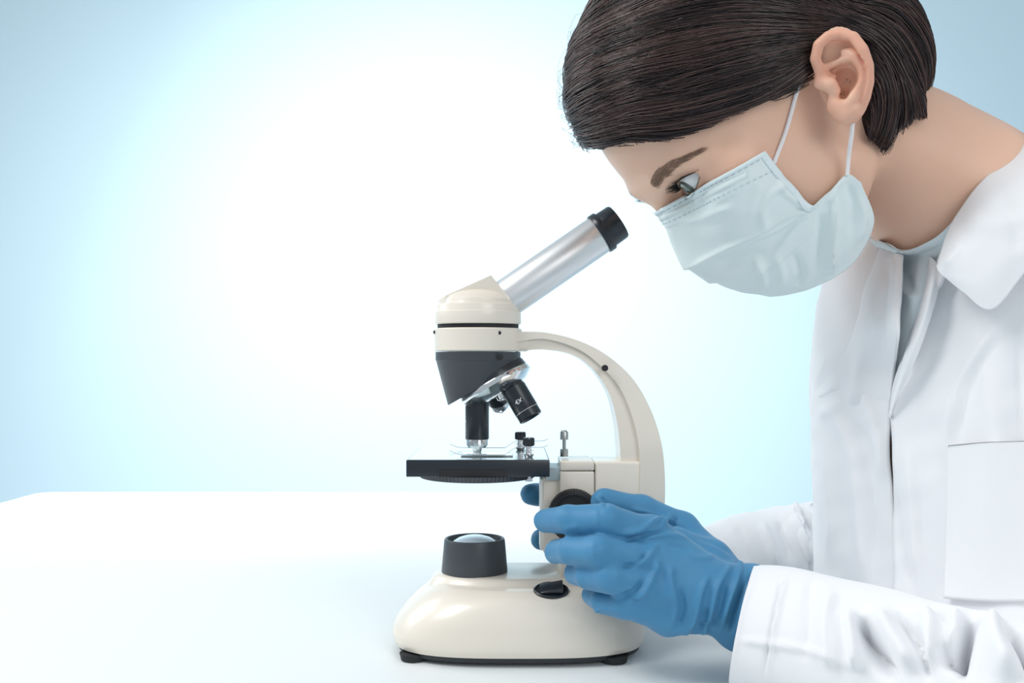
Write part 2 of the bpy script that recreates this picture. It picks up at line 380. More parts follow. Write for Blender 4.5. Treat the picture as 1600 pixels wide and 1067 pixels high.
# --- turret
tc = Vector((px(772), 0, pz(596)))
tn = (tn+Vector((0, -.10, 0))).normalized()
mp(solid_lathe('turret_ring', [(-.0045, .0255), (-.001, .0262), (.0008, .0262)], tc, tn, M['black'], None, 72))
tt = mp(solid_lathe('turret', [(.0006, .0268), (.0018, .0275), (.0042, .0275), (.0052, .0262), (.0085, .0215), (.0105, .015), (.011, .006)], tc, tn, M['chrome'], None, 72))
solid_lathe('pivot_screw', [(.0105, .0045), (.0135, .0045), (.014, .0032), (.015, .003)], tc, tn, M['chrome'], tt, 24)
def objective(origin, axis, L, rr, tip, chrome_tip):
    ob = mp(solid_lathe('objective', [(-.004, rr*.93), (.0005, rr*.93), (.0012, rr), (L-.0006, rr), (L, rr*.96)], origin, axis, M['black'], None, 48))
    o_, a_ = Vector(origin), Vector(axis).normalized()
    if chrome_tip:
        solid_lathe('tip', [(L, rr*.94), (L+.0042, rr*.9), (L+.0060, rr*.72), (L+.0063, rr*.42), (L+.0085, rr*.36), (L+.0090, rr*.3)], origin, axis, M['chrome'], ob, 48)
    else:
        bm = bmesh.new(); lathe(bm, [(L-.0012, 0), (L-.0012, rr*.9), (L-.0002, rr*.98), (L+.0006, rr*.9), (L+.0006, rr*.98), (L+.0055, rr*.98), (L+.0062, rr*.92), (L+.0060, rr*.75), (L+.0040, rr*.6), (L+.0040, 0)], origin, axis, 48)
        bobj('tip', bm, M['black'], ob)
        bm = bmesh.new(); tube(bm, [o_+a_*(L+.0002)+(frame_of(a_)[1]*math.cos(t)+frame_of(a_)[2]*math.sin(t))*rr*.99 for t in np.linspace(0, 2*math.pi, 49)], .00025, 6, False); bobj('ring', bm, M['silver'], ob)
    return ob
ob1 = objective((px(745.5), 0, pz(622)), (0, 0, -1), (686-622)/2200, .0084, 0, True)
ob2d = Vector((px(831)-px(803), -.0045, pz(655)-pz(608))).normalized()
ob2 = objective((px(801), -.006, pz(604)), ob2d, .0195, .0088, 0, False)
ob3 = objective((px(772), .015, pz(612)), Vector((.28, .55, -.80)).normalized(), .010, .0078, 0, True)
def text(body, size, loc, rot, m, parent, name='lettering', depth=.0001):
    c = bpy.data.curves.new(name, 'FONT'); c.body = body; c.size = size; c.extrude = depth; c.align_x = 'CENTER'; c.align_y = 'CENTER'; c.offset = .00006
    o = bpy.data.objects.new(name, c); COL.objects.link(o); dg = bpy.context.evaluated_depsgraph_get(); me = bpy.data.meshes.new_from_object(o.evaluated_get(dg))
    bpy.data.objects.remove(o); me.transform(Matrix.LocRotScale(Vector(loc), rot, None)); return link(name, me, m, parent)
u_ = ob2d; zc = Vector((0, -1, 0)); 
lp = Vector((px(801), -.006, pz(604)))+ob2d*.0105+Vector((0, -.0089, -.0005))+Vector((-ob2d.z, 0, ob2d.x))*-.0012
rot = Matrix((Vector((-ob2d.z, 0, ob2d.x)).normalized(), -ob2d, zc)).transposed()
X_ = Vector((-ob2d.z, 0, ob2d.x)).normalized(); rot = Matrix((X_, zc.cross(X_), zc)).transposed()
text('4X', .0046, lp+Vector((0, -.0001, 0)), rot.to_quaternion(), M['white'], ob2)
text('X', .0028, Vector((px(745.5)-.0079, -.0034, pz(658))), Matrix((Vector((.4, -.916, 0)), Vector((0, 0, 1)), Vector((-.916, -.4, 0)))).transposed().to_quaternion(), M['white'], ob1)
# --- stage
sx0, sx1, sy0, sy1, sz0, sz1 = px(634.5, -.05), px(859, -.05), -.05, .05, .1238, .1348
stg = mp(boxobj('stage', sx0, sx1, sy0, sy1, sz0, sz1, M['black'], None, .0005, 2))
M['stage_top'] = mat('stage_satin_top', (.10, .14, .15), .16, spec=.9, coat=1)
bm = bmesh.new(); box(bm, sx0+.001, sx1-.001, sy0+.001, sy1-.001, sz1, sz1+.0003); bobj('top_face', bm, M['stage_top'], stg)
# recess slot in the front edge and knurled diaphragm wheel
bm = bmesh.new(); box(bm, px(686, -.05), px(792, -.05), -.0504, -.0495, .1239, .1285); bobj('slot', bm, M['gap'], stg)
bm = bmesh.new(); cx_, cy_ = px(743, -.05), -.012; n = 180
prof = [(.1195, 0), (.1195, .0385), (.1200, .0400), (.1236, .0408), (.1238, 0)]
lathe(bm, prof, (cx_, cy_, 0), (0, 0, 1), n)
for v in bm.verts:
    d = Vector((v.co.x-cx_, v.co.y-cy_)); a = math.atan2(d.y, d.x)
    if d.length > .03: v.co.x -= d.x*(.012 if int(round(a/(2*math.pi)*n)) % 2 else 0); v.co.y -= d.y*(.012 if int(round(a/(2*math.pi)*n)) % 2 else 0)
bobj('diaphragm_wheel', bm, M['grey'], stg, 10)
boxobj('specimen_slide', px(722, -.012), px(788, -.012)+.006, -.028, -.002, sz1+.0003, sz1+.0013, M['glass'], stg, .0002, 1)
# clips
def clip(y, knobx, kz):
    z = sz1+.0012
    pts = [(px(702, y), y+.006, z+.0030), (px(712, y), y+.004, z+.0012), (px(725, y), y+.002, z+.0006), (px(783, y), y, z+.0006), (px(790, y), y, z+.001), (px(803, y), y, z+.0048), (px(812, y), y, z+.0058), (px(845, y), y, z+.0056), (px(856, y), y+.001, z+.0070)]
    bm = bmesh.new(); c = catmull(pts, 44)
    for side in range(1):
        rows = []
        for i, p in enumerate(c):
            w_ = .0022 if i > 4 else .0010+.0012*i/4
            rows.append([bm.verts.new((p[0], p[1]+s*w_, p[2]+t)) for s, t in ((-1, 0), (1, 0), (1, .0005), (-1, .0005))])
        for a, b in zip(rows, rows[1:]):
            for k in range(4): bm.faces.new((a[k], a[(k+1) % 4], b[(k+1) % 4], b[k]))
        bm.faces.new(rows[0]); bm.faces.new(rows[-1][::-1])
    cl = bobj('stage_clip', bm, M['chrome'], stg, 40)
    kx = px(knobx, y)
    solid_lathe('screw_post', [(0, .0024), (.0018, .0036), (.0026, .0036), (.003, .0022), (.0046, .0022), (.0048, .0034), (.0054, .0034), (.0056, .002), (.009, .002)], (kx, y, sz1), (0, 0, 1), M['chrome'], cl, 24)
    bm = bmesh.new(); lathe(bm, [(.0078, 0), (.0078, .0030), (.0084, .0041), (.0128, .0041), (.0136, .0035), (.0136, 0)], (kx, y, sz1), (0, 0, 1), 32)
    for i, v in enumerate(bm.verts):
        d = Vector((v.co.x-kx, v.co.y-y))
        if d.length > .0035 and i % 2: v.co.x -= d.x*.1; v.co.y -= d.y*.1
    bobj('clip_knob', bm, M['black'], cl, 20)
clip(-.030, 826, 0); clip(.026, 813, 0)
# bracket and screw under the stage
boxobj('bracket', px(852), px(876), -.018, .018, pz(746), pz(727), mat('bracket_grey_blue', (.42, .50, .53), .4, metal=.3), stg, .0006)
solid_lathe('stage_screw', [(0, .0016), (.0030, .0016), (.0031, .0026), (.0052, .0026)], (px(826, -.03), -.03, .1238), (0, 0, -1), M['chrome'], stg, 20)
# --- pillar: dovetail slide, focus block
mp(boxobj('dovetail_slide', px(848), px(875), -.0145, .0145, pz(858), pz(742), M['cream'], None, .0008))
M['slide_edge'] = mat('slide_edge_light', (.88, .88, .86), .35)
mp(boxobj('slide_edge', px(843), px(849), -.0125, .0125, pz(855), pz(745), M['slide_edge'], None, .0006))
blk = mp(boxobj('focus_block', px(873), px(925), -.0212, .0212, pz(905), pz(731.5), M['cream'], None, .0012))
boxobj('top_cap', px(873.5), px(925), -.0214, .0214, pz(730.5), pz(716), M['cream'], blk, .0012)
blk2 = mp(boxobj('block_housing', px(926), px(998), -.0206, .0206, pz(905), pz(717), M['cream'], None, .0016))
# stop screw on top
pn = mp(solid_lathe('stop_screw', [(0, .0028), (.0052, .0028), (.0056, .0013), (.0118, .0013), (.0120, .0029), (.0170, .0029), (.0186, .0018), (.0188, 0)], (px(881.5), 0, pz(713)), (0, 0, 1), mat('dull_steel', (.42, .45, .45), .3, metal=.9), None, 24))
# --- focus knobs on both sides
kx, kz = px(900, -.05), pz(812, -.05)
for s in (-1, 1):
    bm = bmesh.new(); n = 120; a0 = .020; r0 = .0178
    lathe(bm, [(a0, 0), (a0, .012), (a0+.004, .012), (a0+.004, r0-.001), (a0+.005, r0), (a0+.016, r0), (a0+.0175, r0-.0018), (a0+.018, .015), (a0+.0165, .013), (a0+.0165, 0)], (kx, 0, kz), (0, s, 0), n)
    for i, v in enumerate(bm.verts):
        d = Vector((v.co.x-kx, v.co.z-kz)); a = math.atan2(d.y, d.x)
        if d.length > r0-.0005 and int(round(a/(2*math.pi)*n)) % 2: v.co.x -= d.x*.03; v.co.z -= d.y*.03
    mp(bobj('focus_knob', bm, M['rubber'], None, 12))
# ================================================================ person
M['skin'] = mat('skin', (.80, .50, .365), .44, spec=.35, sss=.35, bump=(700, .06, .0004), var=((.85, .56, .42), 22))
def skin_tint(m):
    nt = m.node_tree; b = nt.nodes['Principled BSDF']; src = b.inputs['Base Color'].links[0].from_socket
    a = nt.nodes.new('ShaderNodeAttribute'); a.attribute_name = 'flush_shade'
    mx = nt.nodes.new('ShaderNodeMix'); mx.data_type = 'RGBA'; mx.inputs[7].default_value = (.66, .20, .12, 1)
    nt.links.new(a.outputs['Fac'], mx.inputs[0]); nt.links.new(src, mx.inputs[6]); nt.links.new(mx.outputs[2], b.inputs['Base Color'])
skin_tint(M['skin'])
HP = np.array([.167, -.073, .359])
def head_rot(yaw, pitch, roll):
    cy, sy_, cp, sp_, cr, sr = math.cos(yaw), math.sin(yaw), math.cos(pitch), math.sin(pitch), math.cos(roll), math.sin(roll)
    return np.array([[cy, -sy_, 0], [sy_, cy, 0], [0, 0, 1]]) @ np.diag([-1., 1, 1]) @ np.array([[cp, 0, sp_], [0, 1, 0], [-sp_, 0, cp]]) @ np.array([[1, 0, 0], [0, cr, -sr], [0, sr, cr]])
HR = head_rot(.107, .819, .05)           # local: x forward, y far side, z up, millimetres, origin between the ear canals
def w2l(p): return ((np.asarray(p)-HP)@HR)*1000
def l2w(p): return np.asarray(p)/1000@HR.T+HP
CL = w2l(np.array(CAM)[None])[0]
def raydir(x, y): return HR.T@np.array([(x-800)/FPX, 1, -(y-HOR)/FPX])
def e2l(x, y, Y): d = raydir(x, y); return CL+(Y-CL[1])/d[1]*d
def march(f, x, y, off=0, t0=480):
    d = raydir(x, y); d = d/np.linalg.norm(d); t = t0
    for i in range(90):
        v = f((CL+t*d)[None])[0]-off; t += v*.8
        if abs(v) < .05: break
    return CL+t*d
def mirY(p): return p*np.array([1, -1, 1])
neck_c = [np.array([-22, 0, -28]), w2l(np.array(P(1425, 255, -.066))), w2l(np.array(P(1500, 318, -.060))), w2l(np.array(P(1580, 385, -.050)))]
def skull(p):
    m = p*np.array([1, 1, 1]); a = np.abs(p[:, 1]); s = np.stack([p[:, 0], a, p[:, 2]], 1)      # symmetric half
    d = s_ell(p, (4, 0, 42), (93, 72, 83))
    d = smin(d, s_ell(s, (48, 0, 5), (47, 60, 62)), 14)
    d = smin(d, s_ell(p, (52, 0, -28), (42, 50, 52)), 14)
    d = smin(d, s_cone(s, (8, 47, -48), (62, 12, -72), 13, 12), 16)
    d = smin(d, s_ell(s, (26, 40, -30), (30, 22, 42)), 16)
    d = smin(d, s_sphere(p, (70, 0, -73), 12), 12)
    d = smin(d, s_ell(s, (60, 40, -12), (24, 19, 17)), 14)
    d = smax(d, -s_ell(s, (70, 84, 36), (34, 20, 26)), 14)            # temple
    d = smax(d, -s_ell(s, (90, 31, 9), (13, 19, 13)), 8)              # orbit
    d = smin(d, s_chain(s, [(90, 4, 25), (88, 22, 28), (78, 38, 27), (66, 50, 19)], [7, 7.5, 7, 5]), 8)
    d = smin(d, s_chain(p, [(85, 0, 20), (92, 0, 5), (97, 0, -12), (98, 0, -24)], [8.5, 7.5, 7, 7.5]), 6)
    d = smin(d, s_sphere(s, (91, 11, -27), 7), 5)
    d = smin(d, s_ell(p, (82, 0, -48), (10, 22, 12)), 8)
    d = smin(d, s_ell(s, (60, 55, 2), (10, 9, 9)), 14)
    return d
EYE = np.array([73.5, 31, 13.5]); ER = 12.2
def eye_frame():
    f = np.array([.93, .34, -.06]); f /= np.linalg.norm(f); lat = np.cross([0, 0, 1], f); lat /= np.linalg.norm(lat)
    ca, sa = math.cos(.10), math.sin(.10); up = np.cross(f, lat)
    return np.stack([f, lat*ca+up*sa, up*ca-lat*sa], 1)
EF = eye_frame()
# --- ear, in a plane-ish frame built from the photograph's outline
def EP(x, y, Y): return e2l(x, y, Y)
helix = [EP(1294, 122, -75), EP(1281, 112, -79), EP(1274, 92, -81), EP(1279, 70, -83), EP(1294, 57, -85), EP(1314, 53, -88), EP(1333, 59, -92), EP(1347, 78, -95), EP(1356, 103, -95), EP(1357, 128, -93), EP(1352, 152, -89), EP(1344, 170, -85), EP(1334, 182, -82)]
helixr = [3.0, 3.0, 3.0, 3.1, 3.1, 3.1, 3.4, 3.5, 3.3, 3.1, 3.0, 3.2, 3.6]
anti = [EP(1318, 81, -86), EP(1328, 82, -88), EP(1336, 88, -90), EP(1345, 106, -91), EP(1346, 125, -90), EP(1339, 143, -88), EP(1332, 155, -87), EP(1326, 162, -86)]
antir = [1.8, 2.6, 3.2, 3.4, 3.3, 3.0, 3.1, 2.6]
crus2 = [EP(1292, 104, -80), EP(1308, 99, -83), EP(1326, 92, -87)]
tragus = [EP(1284, 128, -77), EP(1297, 133, -81), EP(1303, 142, -81), EP(1303, 152, -80)]
lobe = [EP(1309, 165, -79), EP(1322, 178, -81), EP(1333, 172, -84)]
base_c = EP(1316, 112, -78); conch = EP(1318, 118, -87); conch2 = EP(1312, 142, -85)
scaph = EP(1306, 74, -88)
e1 = EP(1330, 188, -80)-EP(1305, 52, -84); e1 /= np.linalg.norm(e1); e3 = np.cross(e1, EP(1362, 115, -94)-EP(1275, 115, -76)); e3 /= np.linalg.norm(e3); e2_ = np.cross(e3, e1); EM = np.stack([e1, e2_, e3], 1)
e3u = e3*(-1 if e3[1] > 0 else 1)   # out of the ear, towards the near side
def ear(p):
    d = s_ell(p, base_c+e3*0, (25, 15.5, 4.0), EM)
    d = smin(d, s_chain(p, lobe, [6.0, 6.2, 5.5]), 4)
    d = smin(d, s_chain(p, helix, helixr), 1.3)
    d = smax(d, -s_chain(p, [scaph+e3u*1, EP(1330, 70, -91), EP(1345, 88, -94), EP(1350, 108, -95), EP(1350, 128, -94), EP(1344, 148, -91)], [3.6, 2.0, 1.9, 1.9, 1.9, 1.8]), 1.2)
    d = smin(d, s_chain(p, anti, antir), 1.6)
    d = smin(d, s_chain(p, crus2, [2.0, 2.3, 2.6]), 2.6)
    d = smax(d, -s_chain(p, [conch+5*e3u, conch-7*e3u+np.array([3, 0, -1]), conch2-11*e3u+np.array([2, 0, 0]), conch2+1*e3u], [10.0, 7.0, 3.6, 4.6]), 1.6)
    d = smin(d, s_chain(p, tragus, [4.5, 4.2, 3.6, 2.6]), 2.6)
    d = smin(d, s_chain(p, [EP(1292, 122, -77), EP(1304, 120, -80)], [2.8, 1.2]), 2.0)
    return d
def headneck(p):
    d = skull(p)
    nk = s_chain(p, neck_c, [44, 42, 51, 66], 20)
    nk = smin(nk, s_cone(p, (-12, -52, -28), neck_c[2]+np.array([0, -12, -10]), 9, 14), 22)
    d = smin(d, nk, 14)
    # eyes
    s = np.stack([p[:, 0], np.abs(p[:, 1]), p[:, 2]], 1)
    d = smin(d, s_sphere(s, EYE, ER+1.7), 3.5)
    q = (s-EYE)@EF
    op = np.maximum(np.hypot(q[:, 1]+0, q[:, 2]*1.0+9.8)-16.6, np.hypot(q[:, 1], q[:, 2]-12.6)-16.6)   # almond: two arcs
    op = np.maximum(op*.8, 2-q[:, 0])
    d = smax(d, -op, 1.0)
    cr = np.abs(np.hypot(q[:, 1], q[:, 2]+8.2)-20.5)-.35; cr = np.maximum(cr, -q[:, 0]+5); cr = np.maximum(cr, -q[:, 2]); cr = np.maximum(cr, s_sphere(s, EYE, ER+3.5))
    d = smax(d, -cr, .9)
    for m in (0, 1):
        k = (np.linalg.norm((p if not m else mirY(p))-base_c, axis=1) < 60)
        if k.any():
            e = d[k]; pe = p[k] if not m else mirY(p[k]); c_ = smax(e, -s_chain(pe, [conch-7*e3u+np.array([3, 0, -1]), conch2-5*e3u, conch2-12*e3u], [7.4, 4.4, 3.8]), 2.0)
            d[k] = smin(c_, ear(pe), 2.2)
    return d
if e3[1] > 0: pass
V, F = surface(headneck, (-130, -130, -215), (122, 130, 132), 1.05 if not globals().get('DRAFT') else 2.2)
V = smoothv(V, F, 1); Vl = V; V = l2w(V)
body_V, body_F = [V], [F]
fl = np.zeros(len(V))
de = np.linalg.norm(Vl-base_c, axis=1); rim = s_chain(Vl, helix, [3]*len(helix)); rim2 = np.minimum(rim, s_chain(Vl, lobe, [3]*3))
fl += np.clip(1-rim2/6, 0, 1)*.32+np.clip(1-np.linalg.norm(Vl-conch, axis=1)/14, 0, 1)*.30  # rim and lobe redness; the concha term also paints in the hollow's shade
sV = np.abs(Vl*np.array([0, 1, 0])).sum(1); sv = np.stack([Vl[:, 0], sV, Vl[:, 2]], 1)
fl += np.clip(1-np.linalg.norm(sv-np.array([66, 46, -8]), axis=1)/34, 0, 1)*.16
fl += np.clip(1-(np.linalg.norm(sv-EYE, axis=1)-ER-1)/7, 0, 1)*.18
# ================================================================ hair volume
def hairvol(p):
    d = s_ell(p, (1, 0, 44), (100, 79, 93))
    d = smin(d, s_ell(p, (49, 0, 68), (51, 60, 51)), 14)
    d = smin(d, s_ell(p, (-56, 0, -4), (50, 64, 62)), 14)
    d = smin(d, s_ell(np.stack([p[:, 0], np.abs(p[:, 1]), p[:, 2]], 1), (-24, 47, -22), (34, 25, 48)), 12)
    return d
hl_px = [(862, 212), (895, 221), (960, 227), (1050, 216), (1120, 191), (1180, 163), (1215, 160), (1250, 142), (1270, 122), (1278, 80), (1292, 54), (1325, 44), (1350, 58), (1362, 90), (1364, 140), (1352, 180), (1358, 215), (1374, 262), (1394, 214), (1412, 203), (1426, 186), (1442, 186), (1450, 168), (1470, 156)]
hp = []
for x, y in hl_px:
    if x < 935: q = e2l(x, y, -8)
    else: q = march(hairvol, x, y)
    if abs(q[1]) > 120 or x > 1440: q = e2l(x, y, -34)
    hp.append((q[0], q[2]))
hp[0] = (140, hp[1][1]-1); poly = np.array(hp+[(-170, -70), (-170, 190), (150, 190)])
def polysd(x, z, y=None):
    if y is not None: z = z-np.maximum(y, 0)*.38*(x > 0)
    d = np.full(len(x), 1e9); ins = np.zeros(len(x), bool); n = len(poly)
    for i in range(n):
        a, b = poly[i], poly[(i+1) % n]; e = b-a; wx, wz = x-a[0], z-a[1]; h = np.clip((wx*e[0]+wz*e[1])/(e@e+1e-9), 0, 1)
        d = np.minimum(d, np.hypot(wx-e[0]*h, wz-e[1]*h))
        c = ((a[1] <= z) & (b[1] > z)) | ((b[1] <= z) & (a[1] > z)); xi = a[0]+(z-a[1])/(b[1]-a[1]+1e-12)*e[0]; ins ^= c & (x < xi)
    return np.where(ins, -d, d)
def hairsolid(p):
    d = hairvol(p)+1.2
    d = smax(d, polysd(p[:, 0], p[:, 2], p[:, 1])+1.5, 4)
    # the nape is open: inside of the cap follows the skull and neck
    return smax(d, -(np.minimum(skull(p), s_chain(p, neck_c, [44, 42, 51, 66], 20))+.5), 3)
hv, hf = surface(hairsolid, (-135, -90, -85), (116, 90, 142), 1.9)
hv = smoothv(hv, hf, 3)
# ================================================================ strands
guides = [[(1262, 78), (1150, 108), (1050, 138), (950, 158), (840, 172)], [(1262, 100), (1200, 150), (1120, 183), (1040, 212), (960, 224), (895, 220), (845, 216)],
          [(1290, 48), (1150, 72), (1050, 92), (960, 105), (835, 130)], [(1290, 38), (1180, 30), (1080, 34), (980, 44), (840, 75)], [(1330, 0), (1200, -20), (1080, -32), (960, -20), (900, 20)],
          [(1240, 32), (1310, 26), (1350, 30), (1400, 50), (1440, 100), (1462, 158)], [(1320, 42), (1362, 60), (1392, 120), (1388, 190), (1375, 250)], [(1350, 25), (1400, 60), (1425, 130), (1424, 190)],
          [(1340, 0), (1400, 0), (1450, 60), (1475, 140)], [(1330, -30), (1420, -30), (1480, 60)]]
gp, gt = [], []
for gi, g in enumerate(guides):
    if gi < 5: g = g[::-1]
    c = catmull(g, 16); t = np.gradient(c, axis=0); gp.append(c); gt.append(t/np.linalg.norm(t, axis=1)[:, None])
gp, gt = np.vstack(gp), np.vstack(gt)
def grad(f, p, e=.6):
    g = np.stack([f(p+np.eye(3)[k]*e)-f(p-np.eye(3)[k]*e) for k in range(3)], 1); return g/(np.linalg.norm(g, axis=1)[:, None]+1e-9)
HRt = HR
def flow(p):
    s = np.where(p[:, 1:2] > 48, -1., 1.); q = p.copy(); q[:, 1] = np.where(q[:, 1] > 48, -q[:, 1], q[:, 1]); pp = proj(l2w(q))
    w_ = 1/(((pp[:, None]-gp[None])**2).sum(2)+150)**1.6; t = (w_[:, :, None]*gt[None]).sum(1); t /= np.linalg.norm(t, axis=1)[:, None]+1e-9
    k = 2.2*np.clip((1000-pp[:, 0])/110, 0, 1.2)-1.5*np.clip((pp[:, 0]-1400)/60, 0, 1)
    d = (np.stack([t[:, 0], -k, -t[:, 1]], 1))@HRt; d[:, 1] *= s[:, 0]
    return d
def trace(seed, nst, step, off, wig, seedv):
    r = np.random.default_rng(seedv); p = seed.copy(); out = [p.copy()]; ph = r.uniform(0, 6.28, len(p)); al = np.ones(len(p), bool); dirp = None
    for i in range(nst):
        N = grad(hairvol, p); d = flow(p); d = d-(d*N).sum(1)[:, None]*N; d /= np.linalg.norm(d, axis=1)[:, None]+1e-9
        if dirp is not None: d = d*.6+dirp*.4; d /= np.linalg.norm(d, axis=1)[:, None]+1e-9
        dirp = d; side = np.cross(N, d)
        pn = p+d*step+side*(wig*np.sin(ph+i*.55))[:, None]*.12*step
        o = off*(1 if i < nst-3 else .5); pn = pn-N*((hairvol(pn)-o)*.9)[:, None]
        al &= (polysd(pn[:, 0], pn[:, 2], pn[:, 1]) < 1.0+r.uniform(-1.5, 1.5, len(p)))
        p = np.where(al[:, None], pn, p); out.append(p.copy())
    return np.array(out).transpose(1, 0, 2)
def strands_mesh(name, S, rad, m, parent, col=None, world=True):
    """S: strands x points x 3 -> three-sided tapering tubes"""
    n, k, _ = S.shape; W = l2w(S.reshape(-1, 3)).reshape(n, k, 3) if world else S
    T = np.gradient(W, axis=1); T /= np.linalg.norm(T, axis=2)[:, :, None]+1e-9
    up = np.cross(T, np.array([.3, .2, .93])); up /= np.linalg.norm(up, axis=2)[:, :, None]+1e-9; sd = np.cross(T, up)
    rr = np.asarray(rad).reshape(-1, 1)*np.minimum(1, np.minimum(np.arange(k)[None]*.6+.35, (k-1-np.arange(k))[None]*.3+.15))
    rings = np.stack([W+(up*math.cos(a)+sd*math.sin(a))*rr[:, :, None] for a in (0, 2.094, 4.189)], 2)   # n,k,3,3
    V = rings.reshape(-1, 3); b = (np.arange(n)[:, None, None]*k+np.arange(k-1)[None, :, None])*3; j = np.arange(3)[None, None]
    F = np.stack([b+j, b+(j+1) % 3, b+3+(j+1) % 3, b+3+j], -1).reshape(-1, 4)
    me = npmesh(name, V, F, m, parent)
    if col is not None:
        a = me.data.attributes.new('shade', 'FLOAT', 'POINT'); a.data.foreach_set('value', np.repeat(col, k*3).astype(np.float32))
    return me
def hairmat(name, dark, light, rough=.38):
    m = mat(name, dark, rough, spec=.55); nt = m.node_tree; b = nt.nodes['Principled BSDF']
    a = nt.nodes.new('ShaderNodeAttribute'); a.attribute_name = 'shade'; mx = nt.nodes.new('ShaderNodeMix'); mx.data_type = 'RGBA'
    mx.inputs[6].default_value = (*dark, 1); mx.inputs[7].default_value = (*light, 1); nt.links.new(a.outputs['Fac'], mx.inputs[0]); nt.links.new(mx.outputs[2], b.inputs['Base Color'])
    return m
M['hair'] = hairmat('dark_brown_hair', (.012, .008, .010), (.155, .088, .076))
M['hair_base'] = mat('hair_under', (.012, .009, .010), .6, spec=.2)
person = bpy.data.objects.new('person', None); COL.objects.link(person); person.location = (.33, -.05, -.35)
tag(person, 'person in white lab coat, face mask and blue gloves leaning over the microscope', 'person')
_pi = Matrix.Translation(-person.location)
def pp_(o): o.parent = person; o.matrix_parent_inverse = _pi; return o
hair = pp_(npmesh('hair', l2w(hv), hf, M['hair_base'])); tag(hair, 'short dark brown hair swept back behind the ear')
tri = hv[hf[:, 0]]; keep = hairvol(tri) > -4.5
cand = tri[keep]; ns = 15000 if not globals().get('DRAFT') else 2500
seed = cand[rng.integers(0, len(cand), ns)]+rng.normal(0, 1.2, (ns, 3))
vis = (seed[:, 1] < 18) | (rng.random(ns) < .35); seed = seed[vis]
clump = np.clip((wob(seed, .12, 3)+wob(seed, .45, 4))*.8+.45, 0, 1)
off = rng.uniform(-.9, .9, len(seed))+wob(seed, .10, 8)*1.2
S = trace(seed, 17, 5.2, off, rng.uniform(.1, .7, len(seed)), 4)
strands_mesh('hair_strands', S, rng.uniform(.14, .34, len(S))*.001, M['hair'], hair, np.clip(clump*.8-.16+rng.uniform(-.25, .35, len(S)), 0, 1))
# fine flyaways along the forehead outline
fs = cand[(cand[:, 0] > 55) & (cand[:, 2] > 70)]; fs = fs[rng.integers(0, len(fs), 110)]
S2 = trace(fs, 15, 3.4, rng.uniform(1.5, 4.5, len(fs)), rng.uniform(1, 3, len(fs)), 6)
for i in range(S2.shape[1]): S2[:, i] += grad(hairvol, S2[:, i])*(i/15)**2*rng.uniform(0, 3, (len(fs), 1))
strands_mesh('flyaway_strands', S2, np.full(len(S2), .00010), M['hair'], hair, np.full(len(S2), .5))
# ================================================================ eyes, lashes, brows
M['eyeball'] = mat('eye_white', (.72, .77, .78), .12, spec=.6, coat=.7)
M['iris'] = mat('iris_grey_green', (.10, .14, .12), .15, coat=1, bump=(2500, .3, .0002))
M['pupil'] = mat('pupil', (.004, .004, .005), .1, coat=1)
M['lash'] = mat('lashes', (.012, .009, .008), .6)
gz = np.array([.95, -.02, -.13])
for s in (-1, 1):
    c = EYE*np.array([1, s, 1]); a = gz*np.array([1, 1, 1]); a = a/np.linalg.norm(a)
    ow = Vector(l2w(c[None])[0]); aw = Vector(HR@a)
    e = pp_(solid_lathe('eyeball', [(ER*.001*math.sin(t), ER*.001*math.cos(t)) for t in np.linspace(-1.57, 1.57, 28)], ow, aw, M['eyeball'], None, 40))
    solid_lathe('iris', [(.01105, .0058), (.0122, .0056), (.0127, .0042), (.01300, .0020)], ow, aw, M['iris'], e, 40)
    solid_lathe('pupil', [(.01285, .0024), (.01315, .0022), (.01330, .0012)], ow, aw, M['pupil'], e, 24)
    L = []
    for up_, cnt, ln in ((1, 90, 9.5), (-1, 34, 4.5)):
        for i in range(cnt):
            f = (i+.5)/cnt; yl = -12.6+25.2*f; zz = (math.sqrt(max(16.6**2-yl*yl, 0))-9.8 if up_ > 0 else 12.6-math.sqrt(max(16.6**2-yl*yl, 0)))
            base = np.array([math.sqrt(max((ER+1.3)**2-yl*yl-zz*zz, 1)), yl, zz+.3*up_]); pts = []
            fan = (f-.5)*1.3+random.uniform(-.12, .12); l_ = ln*(.75+.35*math.sin(f*3.14))*random.uniform(.8, 1.1)
            for t in np.linspace(0, 1, 6): pts.append(base+np.array([l_*t*.85*math.cos(fan*.5), l_*t*fan*.8, up_*l_*(t*t*.55-t*.18)-(.9 if up_ > 0 else 0)*t]))
            q = np.array(pts)@EF.T+EYE; L.append(q*np.array([1, s, 1]))
    strands_mesh('eyelashes', np.array(L), np.full(len(L), .00016), M['lash'], e)
    # brow
    bc = catmull([march(skull, 1021, 292, .2), march(skull, 1030, 276, .2), march(skull, 1045, 262, .2), march(skull, 1066, 250, .2), march(skull, 1097, 234, .2)], 40); B = []
    wd_ = np.interp(np.arange(40), [0, 8, 22, 39], [3.0, 3.8, 2.9, .8])
    for i in range(330):
        k = min(int(39*random.random()**1.15), 37); t = (bc[k+1]-bc[k]); t /= np.linalg.norm(t); N = grad(skull, bc[k][None])[0]; sd_ = np.cross(N, t)
        b0 = bc[k]+sd_*random.uniform(-1, 1)*wd_[k]; dr = t+sd_*random.uniform(-.15, .55)*(1 if k < 15 else .2); l_ = random.uniform(4, 7.5)
        ps = [b0+dr*l_*u+N*(.9*math.sin(u*2.4)) for u in np.linspace(0, 1, 5)]
        ps = [q-grad(skull, q[None])[0]*(skull(q[None])[0]-.35-.3*j/4) for j, q in enumerate(ps)]
        B.append(np.array(ps)*np.array([1, -s, 1]))
    pp_(strands_mesh('eyebrow', np.array(B), np.full(len(B), .00016), mat('brow_hair', (.26, .16, .11), .6), None))
